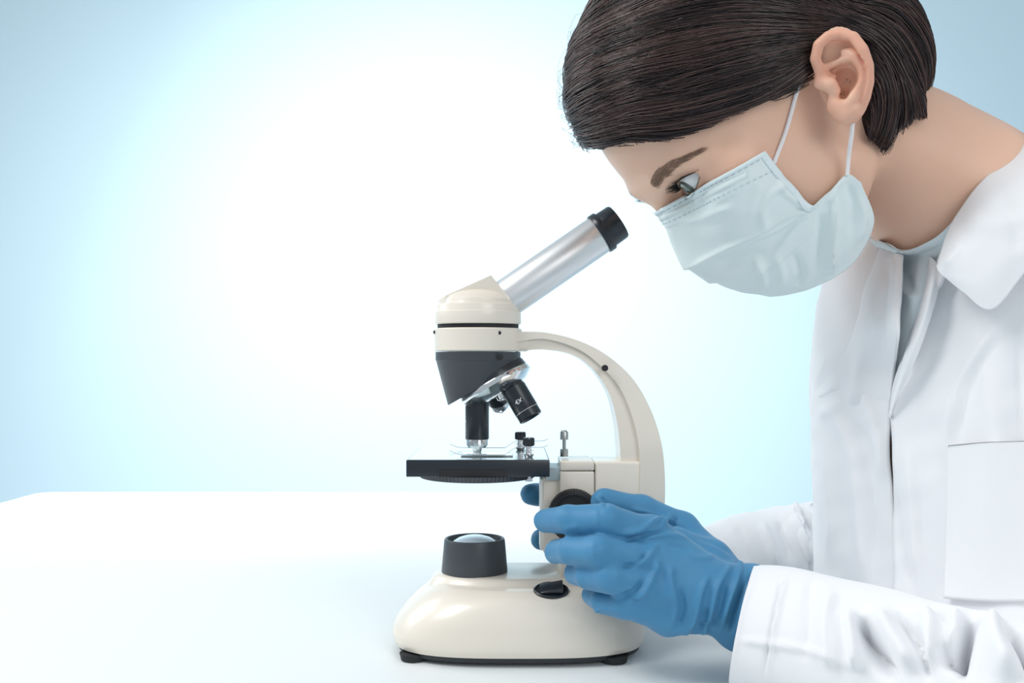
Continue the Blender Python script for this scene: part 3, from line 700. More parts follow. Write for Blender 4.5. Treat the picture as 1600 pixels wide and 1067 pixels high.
# ================================================================ face mask (pleated, with ear loops)
M['mask'] = mat('mask_nonwoven', (.80, .885, .885), .8, spec=.15, bump=(1600, .25, .0003))
_mb = M['mask'].node_tree.nodes['Principled BSDF']; _mb.inputs['Transmission Weight'].default_value = 0
M['mask_edge'] = mat('mask_edge_band', (.80, .90, .92), .8, spec=.15, bump=(1600, .25, .0003))
M['loop'] = mat('ear_loop_elastic', (.86, .84, .84), .7, bump=(1500, .3, .0003))
M['stitch'] = mat('mask_stitching', (.40, .52, .60), .8)
MN = [[(1034, 326), (1075, 303), (1120, 279), (1160, 257), (1192, 238)],
      [(1040, 352), (1085, 332), (1130, 308), (1175, 286), (1215, 268)],
      [(1052, 384), (1100, 364), (1150, 340), (1200, 318), (1243, 300)],
      [(1072, 414), (1124, 396), (1175, 370), (1226, 348), (1268, 324)],
      [(1110, 438), (1165, 425), (1215, 402), (1262, 362), (1290, 306)],
      [(1155, 455), (1210, 445), (1268, 418), (1318, 365), (1322, 272)],
      [(1205, 463), (1262, 453), (1328, 416), (1366, 350), (1346, 286)]]
YC = [[1, -21, -38, -51, -61]]*4+[[1, -22, -38, -52, -64], [1, -20, -36, -53, -68], [1, -18, -33, -52, -67]]
net = []
for j, row in enumerate(MN):
    r_ = []
    for i, (x, y) in enumerate(row):
        q = e2l(x, y, YC[j][i])
        for _ in range(5):
            v = skull(q[None])[0]; 
            if v < 2.0: q = q+raydir(x, y)/np.linalg.norm(raydir(x, y))*(-(2.2-v))      # keep clear of the face, along the line of sight
        r_.append(q)
    net.append(r_)
full = [[mirY(q) for q in r_[:0:-1]]+r_ for r_ in net]
full = [r_[2:] for r_ in full]      # the far cheek side stops a little earlier: five near columns and two far ones
full = [[mirY(net[j][3]), ]+full[j][0:] if False else full[j] for j in range(7)]
nu, nv = 120, 110
A = np.array([catmull(r_, nu) for r_ in full]); A = np.array([catmull(A[:, i], nv) for i in range(nu)]).transpose(1, 0, 2)
MV = l2w(A.reshape(-1, 3)); i_ = (np.arange(nv-1)[:, None]*nu+np.arange(nu-1)[None]).ravel(); MF = np.stack([i_, i_+1, i_+nu+1, i_+nu], 1)
MNm = normals(MV, MF); cn = MV.mean(0)-l2w(np.array([[40, 0, -40]]))[0]
if (MNm@cn).mean() < 0: MF = MF[:, ::-1]; MNm = -MNm
# overlapping pleats: saw-tooth steps across the height
vv = np.repeat(np.linspace(0, 1, nv), nu); uu = np.tile(np.linspace(0, 1, nu), nv)
for c0, hgt in ((.165, .6), (.50, 2.8), (.66, 2.4)):
    wv = vv-c0-.02*np.sin(uu*3); MV = MV+MNm*((np.where(wv < 0, np.exp(wv/.10), np.exp(-wv/.008)))*hgt*.001*np.clip(np.sin(np.pi*uu)*2, 0, 1))[:, None]
mf = [([(1180, 400), (1192, 425), (1196, 452)], 6, 1.6), ([(1240, 395), (1252, 425), (1246, 450)], 6, -1.3), ([(1210, 395), (1222, 425), (1218, 450)], 7, 1.0),
      ([(1302, 300), (1302, 345), (1298, 405), (1297, 430)], 5, 1.9), ([(1285, 330), (1284, 370), (1278, 430)], 6, -1.5), ([(1235, 285), (1205, 300), (1190, 330), (1196, 360)], 7, 1.2),
      ([(1215, 275), (1225, 300), (1270, 330)], 5, .8), ([(1270, 330), (1245, 350), (1205, 400)], 4, 1.1), ([(1268, 330), (1235, 335), (1180, 365), (1110, 400), (1078, 418)], 4, .9),
      ([(1060, 350), (1110, 335), (1150, 322)], 6, .5), ([(1120, 420), (1160, 400), (1200, 395)], 8, -.8), ([(1325, 285), (1335, 320), (1330, 370)], 6, -1.2), ([(1345, 310), (1350, 345), (1340, 380)], 6, .8),
      ([(1290, 320), (1310, 290), (1325, 275)], 4, .9), ([(1190, 285), (1180, 310), (1170, 345)], 7, .5)]
for _ in range(3):
    ml = w2l(MV); v_ = headneck(ml)
    e_ = s_sphere(np.abs(ml*[0, 1, 0])+ml*[1, 0, 1], EYE, ER+1.9); v_ = np.minimum(v_, e_); k_ = v_ < 1.4; MV[k_] = l2w(ml[k_]+grad(skull, ml[k_])*(1.5-v_[k_])[:, None])
MV = smoothv(MV, MF, 2)
MV = ridges(MV, MNm, [(a, b, c*2.5) for a, b, c in mf]); MV = MV+MNm*(wob(MV*1000, .09, 21)*.0005)[:, None]
mask = pp_(npmesh('face_mask', MV, MF, M['mask'])); tag(mask, 'pale blue-green pleated disposable face mask')
md = mask.modifiers.new('thick', 'SOLIDIFY'); md.thickness = .0009; md.offset = -1
G = MV.reshape(nv, nu, 3); GN = normals(MV, MF).reshape(nv, nu, 3)
def band(name, pts, N_, wd, m, parent, lift=.0004):
    """flat ribbon lying on a surface along pts"""
    p = np.asarray(pts); t = np.gradient(p, axis=0); t /= np.linalg.norm(t, axis=1)[:, None]+1e-12; s = np.cross(N_, t); k = len(p)
    V = np.stack([p+N_*lift-s*wd, p+N_*(lift+.0003)-s*wd*.9, p+N_*(lift+.0003)+s*wd*.9, p+N_*lift+s*wd], 1).reshape(-1, 3)
    b = (np.arange(k-1)*4)[:, None]; F = np.concatenate([np.stack([b[:, 0]+a, b[:, 0]+a+1, b[:, 0]+a+5, b[:, 0]+a+4], 1) for a in range(3)])
    return npmesh(name, V, F, m, parent)
def grid_line(v): k = v*(nv-1); a = int(k); f = k-a; return G[a]*(1-f)+G[a+1]*f, GN[a]
for v in (.035, .150):
    L, N_ = grid_line(v); Vs, Fs = [], []
    d = np.r_[0, np.cumsum(np.linalg.norm(np.diff(L, axis=0), axis=1))]; t0 = 0; bm = bmesh.new()
    while t0 < d[-1]-.003:
        a, b = [Vector([np.interp(q, d, L[:, k]+N_[:, k]*.0004) for k in range(3)]) for q in (t0, t0+.0022)]; tube(bm, [a, (a+b)/2, b], .00022, 4); t0 += .0040
    s_ = bobj('stitching', bm, M['stitch'], mask); s_['kind'] = 'stuff'
L, N_ = grid_line(.012); band('top_binding', L, N_, .0012, M['mask_edge'], mask, .0003)
L, N_ = grid_line(.09); band('nose_wire', L[20:-20], N_[20:-20], .0016, M['mask'], mask, .0001)
band('side_binding', G[:62, -2], GN[:62, -2], .0022, M['mask_edge'], mask, .0003)
for pts in ([(1209, 256, -64), (1228, 205, -70), (1242, 155, -75), (1251, 124, -73), (1256, 100, -66)], [(1324, 274, -69), (1326, 245, -70), (1330, 215, -77), (1333, 188, -80), (1338, 165, -76)]):
    q = [e2l(*p) for p in pts]; q = [march(headneck, p[0], p[1], 1.2) if 0 < i < 3 and p[0] < 1300 else a for i, (a, p) in enumerate(zip(q, pts))]
    bm = bmesh.new(); tube(bm, [Vector(l2w(a)) for a in catmull(q, 30)], .00125, 10); bobj('ear_loop', bm, M['loop'], mask)
# ================================================================ gloved hands
M['glove'] = mat('blue_nitrile', (.055, .225, .42), .52, spec=.32, sheen=.1, bump=(1200, .12, .0002), var=((.07, .26, .46), 30))
def PP(x, y, d): return np.array(P(x, y, d))*1000      # hands are modelled in world millimetres
fing = {  # joints from knuckle to tip: pixel x, y, depth m, radius mm
 'index': [(1015, 838, -.083, 11.5), (948, 812, -.096, 9.9), (888, 812, -.087, 8.8), (851, 813, -.068, 7.6)],
 'middle': [(1020, 878, -.092, 11.8), (935, 862, -.106, 9.9), (893, 861, -.092, 9.0), (868, 860, -.070, 7.8)],
 'ring': [(1032, 922, -.096, 11.2), (955, 902, -.108, 9.4), (920, 899, -.094, 8.6), (899, 895, -.074, 7.6)],
 'little': [(1045, 962, -.094, 10.6), (978, 943, -.102, 9.2), (944, 938, -.088, 8.0), (926, 930, -.070, 7.0)]}
thumb = [(1135, 905, -.058, 15), (1065, 826, -.036, 11.0), (1000, 797, -.038, 9.4), (942, 783, -.046, 8.2)]
WR = PP(1165, 950, -.088)
def near_hand(p, off=0.0, creases=True):
    w = np.stack([wob(p, .07, 31), wob(p, .07, 32), wob(p, .07, 33)], 1)*.8; p = p+w
    d = None
    for k, j in fing.items():
        c = s_chain(p, [PP(*q[:3]) for q in j], [q[3] for q in j], 2.0); d = c if d is None else smin(d, c, 2.6)
    # palm and back of the hand
    for k, j in fing.items():
        m = PP(*j[0][:3]); d = smin(d, s_cone(p, m, WR+(m-WR)*.25, j[0][3]+.8, 15.5), 7)
    d = smin(d, s_cone(p, PP(1050, 905, -.070), PP(1130, 925, -.072), 15, 17), 10)
    th = s_chain(p, [PP(*q[:3]) for q in thumb], [q[3] for q in thumb], 4)
    d = smin(d, th, 5)
    d = smin(d, s_cone(p, PP(1110, 875, -.060), PP(1055, 845, -.064), 13, 9), 8)         # web of the thumb
    d = smin(d, s_ell(p, PP(1163, 945, -.086), (15, 20, 27), np.array([[.93, 0, .37], [0, 1, 0], [-.37, 0, .93]])), 10)
    d = smin(d, s_cone(p, PP(1180, 962, -.086), PP(1260, 992, -.095), 25, 26), 8)
    return d-off
gl, gf = surface(near_hand, (-2, -140, -24), (215, 5, 135), 1.15)
gl = smoothv(gl, gf, 2)
gl = gl/1000
keep_ = None
gN = normals(gl, gf)
wr = [([(1000, 842), (1040, 836), (1075, 842)], 5, 1.2), ([(960, 835), (1000, 828), (1030, 812), (1062, 815)], 5, 1.6), ([(975, 845), (1000, 838), (1045, 828)], 4, -1.5),
      ([(985, 885), (1010, 872), (1030, 848)], 5, 1.5), ([(970, 886), (995, 880), (1015, 862)], 4, -1.6), ([(975, 938), (1005, 925), (1022, 895), (1028, 872)], 6, 2.0), ([(968, 932), (990, 925), (1008, 905)], 5, -1.8),
      ([(1042, 985), (1055, 950), (1047, 905), (1050, 880)], 6, 1.6), ([(1058, 985), (1068, 950), (1064, 915)], 5, -1.6), ([(1065, 1000), (1085, 965), (1095, 925), (1108, 895)], 6, 1.9), ([(1075, 1003), (1098, 975), (1105, 945)], 5, -1.7),
      ([(1095, 1000), (1110, 960), (1122, 915), (1150, 870)], 6, 1.8), ([(1105, 990), (1125, 950), (1135, 905)], 6, -1.8), ([(1125, 990), (1140, 940), (1155, 895), (1160, 862)], 5, 1.6), ([(1140, 990), (1152, 950), (1165, 905)], 4, -1.5),
      ([(1060, 865), (1095, 872), (1120, 868)], 6, .7), ([(1040, 850), (1080, 858)], 5, -.7), ([(1130, 975), (1100, 978), (1070, 985)], 4, -.9), ([(1050, 800), (1040, 815), (1030, 822)], 4, 1.2), ([(1060, 808), (1048, 825)], 4, -1.2),
      ([(930, 776), (944, 790)], 3, .9), ([(940, 775), (948, 792)], 3, -1.0), ([(985, 795), (1010, 800), (1030, 805)], 3, .8), ([(905, 822), (880, 826)], 4, .6), ([(930, 795), (935, 820)], 5, .5), ([(925, 848), (930, 870)], 5, .5),
      ([(925, 960), (940, 952), (970, 955)], 4, .8), ([(1085, 838), (1120, 850), (1150, 868)], 5, -.8)]
gl = ridges(gl, gN, [(a, b*.85, c*1.7) for a, b, c in wr])
# open the glove at the wrist: drop faces beyond the cuff line, thicken the shell
cuffA, cuffB = np.array([1187., 880.]), np.array([1137., 1013.])
q = proj(gl); side = (q[:, 0]-cuffA[0])*(cuffB[1]-cuffA[1])-(q[:, 1]-cuffA[1])*(cuffB[0]-cuffA[0])
kf = ~(side[gf] > 4200).all(1)
gf2 = gf[kf]; used = np.unique(gf2); rm = np.full(len(gl), -1); rm[used] = np.arange(len(used))
g1 = pp_(npmesh('glove', gl[used], rm[gf2], M['glove'])); tag(g1, 'blue nitrile glove on the near hand, fingers round the focus knob')
md = g1.modifiers.new('thick', 'SOLIDIFY'); md.thickness = .0006; md.offset = -1
# far hand behind the pillar: curled finger tips show left of it
ffing = {'index': [(950, 800, .088, 11), (890, 778, .078, 9.5), (850, 772, .060, 8.8), (829, 772, .043, 8.2)],
 'middle': [(955, 845, .092, 11), (895, 842, .088, 9.5), (865, 842, .072, 8.8), (845, 843, .050, 8.2)],
 'ring': [(965, 885, .092, 10.5), (915, 888, .090, 9), (890, 888, .075, 8.4), (884, 886, .056, 7.6)],
 'little': [(975, 920, .09, 10), (935, 922, .086, 8.6), (915, 920, .070, 8), (912, 915, .056, 7)]}
fth = [(1040, 850, .070, 14), (985, 800, .046, 11), (950, 785, .042, 9.5), (935, 785, .040, 8.5)]
FW = PP(1045, 895, .092)
def far_hand(p):
    d = None
    for k, j in ffing.items():
        c = s_chain(p, [PP(*q[:3]) for q in j], [q[3] for q in j], 2.0); d = c if d is None else smin(d, c, 2.6)
    for k, j in ffing.items(): d = smin(d, s_cone(p, PP(*j[0][:3]), FW, j[0][3], 15), 7)
    d = smin(d, s_chain(p, [PP(*q[:3]) for q in fth], [q[3] for q in fth], 4), 5)
    d = smin(d, s_cone(p, FW, PP(1115, 898, .105), 18, 19), 8)
    return d+wob(p, .15, 40)*.6
hl2, hf2 = surface(far_hand, (-10, 20, -10), (210, 150, 130), 1.8)
g2 = pp_(npmesh('glove', smoothv(hl2, hf2, 2)/1000, hf2, M['glove'])); tag(g2, 'blue nitrile glove on the far hand, finger tips showing behind the pillar')
# hands and arms of the body itself, inside gloves and sleeves
ELn = PP(1832, 1200, -.20); ELf = PP(1330, 905, .11)
def arms(p):
    d = near_hand(p, -5.5)
    d = smin(d, s_cone(p, WR+np.array([12, 0, -3]), ELn, 17, 34), 10)
    f = far_hand(p)+3.0
    f = smin(f, s_cone(p, FW, ELf, 13, 20), 10)
    return np.minimum(d, f)
# ================================================================ torso, shirt and lab coat
M['coat'] = mat('lab_coat_cotton', (.90, .91, .935), .85, spec=.15, sheen=.15, bump=(1800, .2, .0002))
M['shirt'] = mat('tshirt_jersey', (.76, .84, .87), .85, spec=.1, bump=(1500, .2, .0002))
# torso sections: height, centre x, centre y, half depth (forward), half width (sideways)
SEC = [(-.36, .336, -.040, .107, .128), (-.20, .336, -.040, .107, .128), (-.05, .335, -.040, .106, .128), (.06, .333, -.040, .104, .128), (.14, .333, -.040, .104, .128), (.20, .334, -.040, .102, .132), (.245, .337, -.040, .097, .135), (.275, .339, -.04, .088, .128), (.300, .343, -.04, .076, .119), (.318, .352, -.04, .058, .104)]
SECc = catmull(SEC, 80)
YAW = math.radians(28); FWD = np.array([-math.cos(YAW), -math.sin(YAW), 0]); LAT = np.array([math.sin(YAW), -math.cos(YAW), 0])   # LAT: her left, towards the camera
def torso_pt(s, ang, off=0.0):
    """s row 0..79, ang 0 at the front midline, + towards her left"""
    z, cx, cy, a, b = [np.interp(s, np.arange(80), SECc[:, k]) for k in range(5)]
    ca, sa = np.cos(ang), np.sin(ang); e = 2/2.25
    return np.stack([cx+0*ang, cy+0*ang, z+0*ang], -1)+((a+off)*np.sign(ca)*np.abs(ca)**e)[..., None]*FWD+((b+off)*np.sign(sa)*np.abs(sa)**e)[..., None]*LAT
def sheet(name, V3, m, parent, thick=.0012, fold=None, wobble=None, flip=None, cut_=None):
    nv_, nu_ = V3.shape[:2]; V = V3.reshape(-1, 3); i = (np.arange(nv_-1)[:, None]*nu_+np.arange(nu_-1)[None]).ravel(); F = np.stack([i, i+1, i+nu_+1, i+nu_], 1)
    N = normals(V, F); out_ = V-np.array([np.median(V[:, 0]) if flip is None else flip[0], .0 if flip is None else flip[1], V[:, 2].mean()])
    if flip == 'cam':
        pass
    if (N*(V-np.array(CAM) if flip is None else -(out_*np.array([1, 1, 0])))).sum() > 0: F = F[:, ::-1]; N = -N
    if wobble:
        for sc_, am, sd_ in wobble: V = V+N*(wob(V, sc_, sd_)*am)[:, None]
    if fold: V = ridges(V, N, [(a, b, c*1.4) for a, b, c in fold])
    o = npmesh(name, V, F, m, parent)
    if thick: md = o.modifiers.new('thick', 'SOLIDIFY'); md.thickness = thick; md.offset = -1
    return o, V, F
def drape_rows(net, nu_, nv_):
    A = np.array([catmull([tuple(p) for p in row], nu_) for row in net]); return np.array([catmull(A[:, i], nv_) for i in range(nu_)]).transpose(1, 0, 2)
# ---- coat body: one sheet from the near front edge round the back to the far front edge
edge_near = [(200, 1520), (370, 1484), (420, 1466), (500, 1440), (560, 1418), (612, 1393), (660, 1398), (740, 1400), (820, 1397), (940, 1399), (1400, 1396)]
edge_far = [(200, 1398), (395, 1402), (450, 1402), (500, 1400), (560, 1396), (612, 1390), (660, 1387), (740, 1387), (820, 1391), (940, 1398), (1400, 1402)]
rows = []; NR, NA = 200, 420
for s in np.linspace(0, 79, NR):
    aa = np.linspace(-1.3, 1.4, 400); pt = torso_pt(np.full(400, s), aa, .004); q = proj(pt)
    xn = np.interp(q[:, 1], *zip(*edge_near)); xf = np.interp(q[:, 1], *zip(*edge_far))
    an = aa[np.argmin(np.abs(q[:, 0]-xn)+(aa < -.25)*1e3)]; af = aa[np.argmin(np.abs(q[:, 0]-xf)+(aa > .6)*1e3)]
    rows.append((s, an, af))
rows = np.array(rows)
for k in (1, 2): rows[:, k] = np.convolve(np.pad(rows[:, k], 6, mode='edge'), np.ones(13)/13, 'valid')
tt_ = np.linspace(0, 1, NA); w1 = tt_+.25*np.sin(2*np.pi*tt_)/(2*np.pi)*-1    # denser near the front edges
C3 = np.array([torso_pt(np.full(NA, s), an+(2*math.pi-an+af)*tt_, .004+.010*np.sin(np.clip(tt_*14, 0, np.pi/2))*0) for s, an, af in rows])
ov = np.clip(1-np.abs(tt_)*60, 0, 1); C3 += (LAT*0+FWD)[None, None]*(.004*ov)[None, :, None]     # near front lies over the far one
coat_fold = [([(1560, 500), (1500, 600), (1480, 690)], 7, 2.0), ([(1572, 510), (1515, 605), (1492, 700)], 7, -1.6),
  ([(1290, 620), (1330, 700), (1345, 820), (1350, 900)], 12, 2.5), ([(1318, 640), (1350, 700), (1362, 800), (1366, 920)], 9, -2.5), ([(1345, 600), (1372, 680), (1380, 760)], 8, 2.2),
  ([(1415, 700), (1425, 800), (1440, 930)], 9, 2.0), ([(1400, 760), (1412, 850), (1430, 940)], 7, -1.8), ([(1540, 560), (1560, 700), (1555, 850)], 16, 2.5), ([(1585, 520), (1590, 650), (1592, 800)], 12, -3), ([(1275, 650), (1300, 640), (1320, 630)], 8, 1.5),
  ([(1500, 880), (1550, 900), (1600, 860)], 18, -4), ([(1285, 700), (1300, 800), (1292, 880)], 8, 1.5)]
coat, CV, CF = sheet('lab_coat', C3, M['coat'], None, .0014, coat_fold, ((14, .004, 51), (35, .0016, 52)), (.33, -.04))
pp_(coat); tag(coat, 'white cotton lab coat worn open at the neck')
bvh = BVHTree.FromPolygons([Vector(v) for v in CV], [tuple(int(a) for a in f) for f in CF])
bodybvh = BVHTree.FromPolygons([Vector(v) for v in body_V[0]], [tuple(int(a) for a in f) for f in body_F[0]])
def hit(x, y, lift, fall, trees=None):
    """point that pixel x, y sees on the clothes or body, lifted towards the camera"""
    d = (P(x, y, 0)-CAM).normalized(); best = None
    for t in (trees or (bvh, bodybvh)):
        h = t.ray_cast(CAM, d)
        if h[0] is not None and (best is None or h[3] < best): best = h[3]
    f = (P(x, y, fall)-CAM).length
    r = f if best is None else min(best-lift, f+.03)
    return tuple(CAM+d*r)
# ---- shirt inside the V
sn = [[(1340, 372, .01), (1382, 380, -.06), (1409, 392, -.085), (1445, 381, -.10), (1478, 361, -.108), (1530, 300, -.11)],
      [(1335, 400, .01), (1384, 405, -.06), (1412, 412, -.088), (1447, 404, -.103), (1485, 392, -.11), (1540, 360, -.11)],
      [(1330, 470, .01), (1380, 470, -.06), (1405, 475, -.088), (1440, 470, -.103), (1480, 460, -.11), (1540, 440, -.115)],
      [(1330, 560, .0), (1370, 560, -.06), (1395, 560, -.082), (1425, 560, -.095), (1465, 550, -.10), (1530, 540, -.11)],
      [(1330, 680, .0), (1370, 680, -.06), (1395, 680, -.075), (1425, 680, -.088), (1465, 680, -.09), (1530, 670, -.10)]]
S3 = drape_rows([[hit(x, y, .0065, d, (bodybvh,)) for x, y, d in r_] for r_ in sn], 60, 70)
sf = [([(1412, 420), (1425, 450), (1440, 458)], 7, -1.2), ([(1400, 440), (1420, 462), (1450, 465)], 6, 1.4), ([(1440, 395), (1435, 440), (1420, 500)], 7, 1)]
shirt, SV, SF = sheet('tshirt', S3, M['shirt'], None, .0012, sf, ((30, .0012, 61),)); pp_(shirt); tag(shirt, 'pale round-neck shirt under the coat')
_ = band('neckband', SV.reshape(70, 60, 3)[2], normals(SV, SF).reshape(70, 60, 3)[2]*1, .0028, M['shirt'], shirt, .0006)
# ---- near collar leaf and lapel
cn_ = [[(1590, 214, .035), (1680, 160, -.03), (1655, 150, -.085), (1592, 228, -.100), (1532, 282, -.118), (1494, 334, -.122), (1476, 368, -.126), (1461, 416, -.132)],
       [(1600, 240, .045), (1710, 200, -.06), (1680, 190, -.125), (1612, 268, -.140), (1556, 318, -.146), (1512, 372, -.146), (1484, 398, -.144), (1464, 422, -.138)],
       [(1620, 285, .055), (1750, 255, -.08), (1700, 250, -.150), (1632, 320, -.158), (1580, 378, -.158), (1532, 430, -.154), (1494, 430, -.148), (1468, 427, -.140)],
       [(1640, 330, .06), (1790, 310, -.09), (1720, 310, -.160), (1655, 372, -.162), (1604, 424, -.160), (1550, 484, -.155), (1504, 456, -.149), (1472, 431, -.141)]]
K3 = drape_rows([[tuple(P(x, y, d)) for x, y, d in r_] for r_ in cn_], 100, 50)
cf_ = [([(1500, 340), (1560, 350), (1620, 330)], 14, 1.2), ([(1470, 415), (1490, 400), (1500, 380)], 6, .8), ([(1560, 300), (1590, 350), (1590, 400)], 14, -1.5)]
col, KV, KF = sheet('collar', K3, M['coat'], coat, .0022, cf_, ((20, .0015, 71),))
lp_ = [[(1452, 400), (1446, 440), (1432, 490), (1414, 550), (1396, 612), (1388, 650)], [(1462, 408), (1455, 445), (1442, 495), (1422, 555), (1399, 618), (1389, 652)], [(1474, 428), (1464, 462), (1450, 508), (1429, 566), (1401, 626), (1390, 654)]]
L3 = drape_rows([[tuple(P(x, y, dd+e)) for (x, y), e in zip(r_, (-.004, -.005, -.006, -.006, -.004, -.002))] for r_, dd in zip(lp_, (-.118, -.125, -.128))], 50, 14)
def on_coat(rows_, lifts, fb):
    return [[hit(x, y, l, fb) for x, y in r_] for r_, l in zip(rows_, lifts)]
L3 = drape_rows([[hit(x, y, l*(1 if i < 4 else (.5, .05)[i-4]), -.12) for i, (x, y) in enumerate(r_)] for r_, l in zip(lp_, (.009, .017, .013))], 50, 14)
lap, LV, LF = sheet('lapel', L3, M['coat'], coat, .0020, None, ((40, .0006, 73),))
# ---- far collar and front: turned-back edge that stands away from the neck
fc = [[(1357, 377, .005), (1372, 378, -.045), (1392, 384, -.07), (1411, 396, -.082)], [(1336, 412, .012), (1360, 412, -.05), (1388, 418, -.085), (1407, 425, -.096)],
      [(1318, 455, .012), (1348, 455, -.06), (1380, 460, -.095), (1403, 470, -.108)], [(1301, 510, .012), (1340, 510, -.065), (1374, 515, -.10), (1398, 525, -.115)],
      [(1284, 562, .012), (1328, 565, -.065), (1368, 570, -.10), (1393, 578, -.118)], [(1270, 612, .012), (1318, 616, -.065), (1362, 620, -.10), (1390, 626, -.118)], [(1275, 660, .02), (1322, 664, -.05), (1364, 668, -.085), (1389, 674, -.104)]]
F3 = drape_rows([[tuple(P(x, y, d)) for x, y, d in r_] if k < 4 else [hit(x, y, (.005, .001, -.013)[k-4], .02) for x, y, d in r_] for k, r_ in enumerate(fc)], 50, 90)
ff = [([(1350, 395), (1330, 450), (1322, 520)], 9, 2.0), ([(1390, 400), (1380, 470), (1376, 560)], 8, -1.6), ([(1276, 622), (1295, 612), (1310, 600)], 6, 1.8), ([(1350, 540), (1340, 590), (1330, 640)], 10, 1.5)]
fcol, FV, FF = sheet('collar', F3, M['coat'], coat, .0020, ff, ((25, .0018, 75),))
# ---- breast pocket and its stitched edge on the near front
pk = [[(1483, 697), (1540, 692), (1610, 690)], [(1480, 712), (1540, 708), (1612, 706)], [(1478, 820), (1540, 822), (1614, 820)], [(1474, 935), (1540, 940), (1616, 940)]]
K = drape_rows(on_coat(pk, (.0034,)*4, -.15), 40, 60); pock, KV2, KF2 = sheet('pocket', K, M['coat'], coat, .0012, None, None)
# ---- sleeves: tubes lofted along the arms
def loft(name, ctl, nl, nr, m, parent, folds, wobble, thick=.0018, squash=None, clampz=None, fsc=1.7, skew=(0, 0)):
    c = catmull([tuple(P(x, y, d))+(r,) for x, y, d, r in ctl], nl); p = c[:, :3]; t = np.gradient(p, axis=0); t /= np.linalg.norm(t, axis=1)[:, None]
    up = np.array([0, 0, 1.]); V = []
    for i in range(nl):
        s = np.cross(t[i], up); s /= np.linalg.norm(s)+1e-9; u = np.cross(s, t[i]); a = np.linspace(0, 2*np.pi, nr, endpoint=False)
        ring = p[i]+(np.cos(a)[:, None]*u+np.sin(a)[:, None]*s)*c[i, 3]
        if i < nl*.5: ring = ring+t[i]*(skew[0]*np.cos(a)+skew[1]*np.sin(a))[:, None]*max(0, 1-i/(nl*.2))
        V.append(ring)
    V = np.array(V).reshape(-1, 3); i = np.arange(nl-1)[:, None]*nr; j = np.arange(nr)[None]; k = (j+1) % nr
    F = np.stack([i+j, i+k, i+nr+k, i+nr+j], -1).reshape(-1, 4); N = normals(V, F)
    if (N*(V-np.repeat(p, nr, 0))).sum() < 0: F = F[:, ::-1]; N = -N
    env = np.repeat(np.clip(np.arange(nl)/(nl*.14), .12, 1), nr)
    for sc_, am, sd_ in wobble: V = V+N*(wob(V, sc_, sd_)*am*env)[:, None]
    V = ridges(V, N, [(a, b, c*fsc) for a, b, c in folds])
    if clampz is not None: kz = V[:, 0] < .235; V[kz, 2] = np.maximum(V[kz, 2], clampz)
    o = npmesh(name, V, F, m, parent); md = o.modifiers.new('thick', 'SOLIDIFY'); md.thickness = thick; md.offset = -1
    return o
near_ctl = [(1160, 976, -.088, .0375), (1210, 986, -.096, .0395), (1300, 1010, -.115, .0415), (1400, 1040, -.135, .0430), (1520, 1085, -.16, .0475), (1640, 1135, -.18, .052), (1832, 1200, -.2, .055), (1985, 1030, -.2, .053), (2020, 760, -.19, .056), (1930, 500, -.165, .060), (1790, 400, -.12, .062), (1690, 380, -.07, .055)]
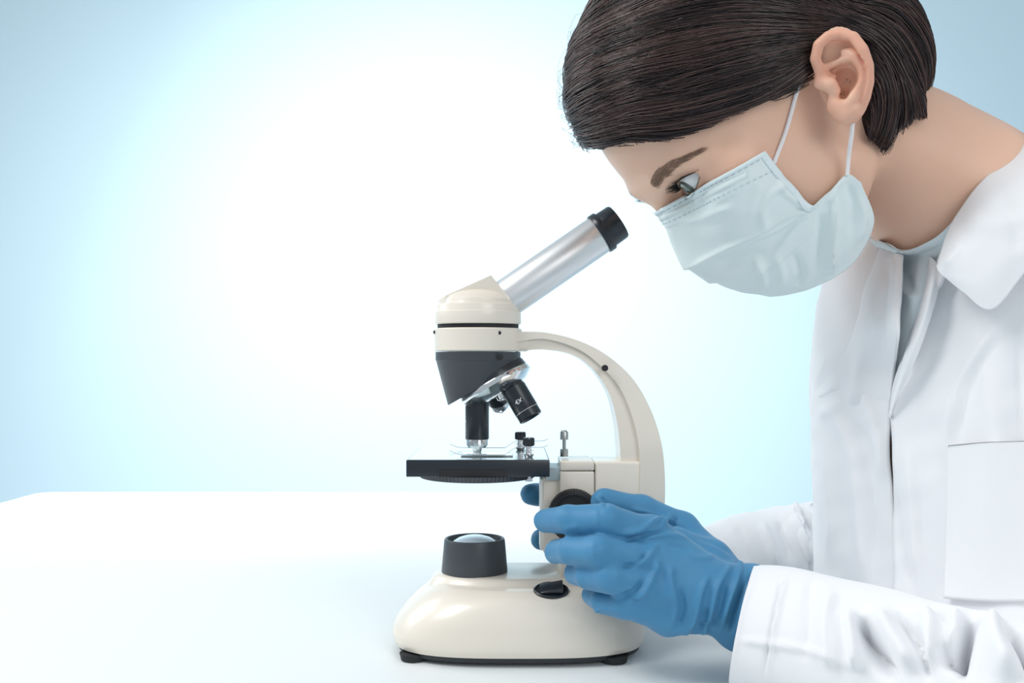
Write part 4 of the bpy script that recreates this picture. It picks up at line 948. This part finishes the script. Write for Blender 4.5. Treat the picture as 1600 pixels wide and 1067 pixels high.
nf = [([(1188, 890), (1160, 950), (1140, 1060)], 5, .5), ([(1232, 895), (1215, 960), (1200, 1060)], 3, .9), ([(1223, 893), (1207, 960), (1192, 1060)], 3, -1.0),
  ([(1345, 960), (1358, 1000), (1400, 1067)], 11, -7.5), ([(1325, 950), (1335, 1000), (1340, 1050)], 12, 4), ([(1365, 955), (1400, 1000), (1440, 1050)], 14, 5), ([(1470, 1010), (1490, 1030), (1520, 960)], 12, -6), ([(1520, 960), (1505, 1010), (1500, 1067)], 10, -6),
  ([(1440, 960), (1455, 990), (1450, 1050)], 14, 5), ([(1545, 965), (1555, 1010), (1590, 1067)], 18, 6), ([(1480, 965), (1500, 980), (1480, 1020)], 12, 4), ([(1400, 950), (1440, 1010), (1450, 1067)], 9, -4), ([(1300, 920), (1290, 980), (1300, 1050)], 12, 2.5),
  ([(1150, 1000), (1200, 1005), (1280, 1020), (1330, 1045)], 6, 1.0), ([(1575, 985), (1595, 1010), (1620, 1067)], 8, -7), ([(1270, 900), (1262, 960), (1255, 1040)], 9, -1.2)]
slv = loft('sleeve', near_ctl, 260, 150, M['coat'], coat, nf, ((16, .0030, 81), (45, .0012, 82)), .002, fsc=2.4, clampz=.0025, skew=(.0035, .003))
far_ctl = [(1085, 880, .103, .0285), (1120, 878, .108, .0300), (1165, 872, .113, .0345), (1215, 868, .115, .0375), (1262, 866, .115, .0400), (1320, 855, .105, .042), (1400, 790, .095, .046), (1425, 640, .085, .052), (1420, 480, .06, .056), (1440, 400, .03, .055)]
fs_ = [([(1190, 815), (1205, 850), (1215, 885)], 7, 2.5), ([(1215, 810), (1225, 840), (1240, 880)], 6, -2.5), ([(1235, 805), (1260, 840), (1280, 880)], 9, 3), ([(1252, 800), (1275, 840), (1284, 880)], 5, -4), ([(1235, 795), (1262, 800), (1285, 812)], 7, 3.5), ([(1150, 820), (1165, 850), (1170, 880)], 8, -1.2)]
loft('sleeve', far_ctl, 200, 110, M['coat'], coat, fs_, ((20, .0035, 91), (50, .0015, 92)), .002)
# ---- the body: head and neck, torso and arms in one mesh
def trunk(p):
    d = arms(p)
    for i in (2, 20, 40, 58, 70):
        z, cx, cy, a, b = SECc[i]; j = min(i+18, 72); z2, cx2, cy2, a2, b2 = SECc[j]
        R_ = np.stack([FWD, LAT, [0, 0, 1]], 1); d = smin(d, s_ell(p, (np.array([cx+cx2, cy+cy2, z+z2])*500), ((a+a2)*430, (b+b2)*440, abs(z2-z)*900+30), R_), 30)
    return d
bV, bF = surface(trunk, (0, -235, -330), (480, 190, 330), 3.6 if not globals().get("DRAFT") else 6)
body_V.append(bV/1000); body_F.append(bF)
bo = npmesh('body', np.vstack(body_V), np.vstack([f+sum(len(v) for v in body_V[:i]) for i, f in enumerate(body_F)]), M['skin'])
a_ = bo.data.attributes.new('flush_shade', 'FLOAT', 'POINT'); a_.data.foreach_set('value', np.concatenate([fl, np.zeros(len(bo.data.vertices)-len(fl))]).astype(np.float32))
pp_(bo)
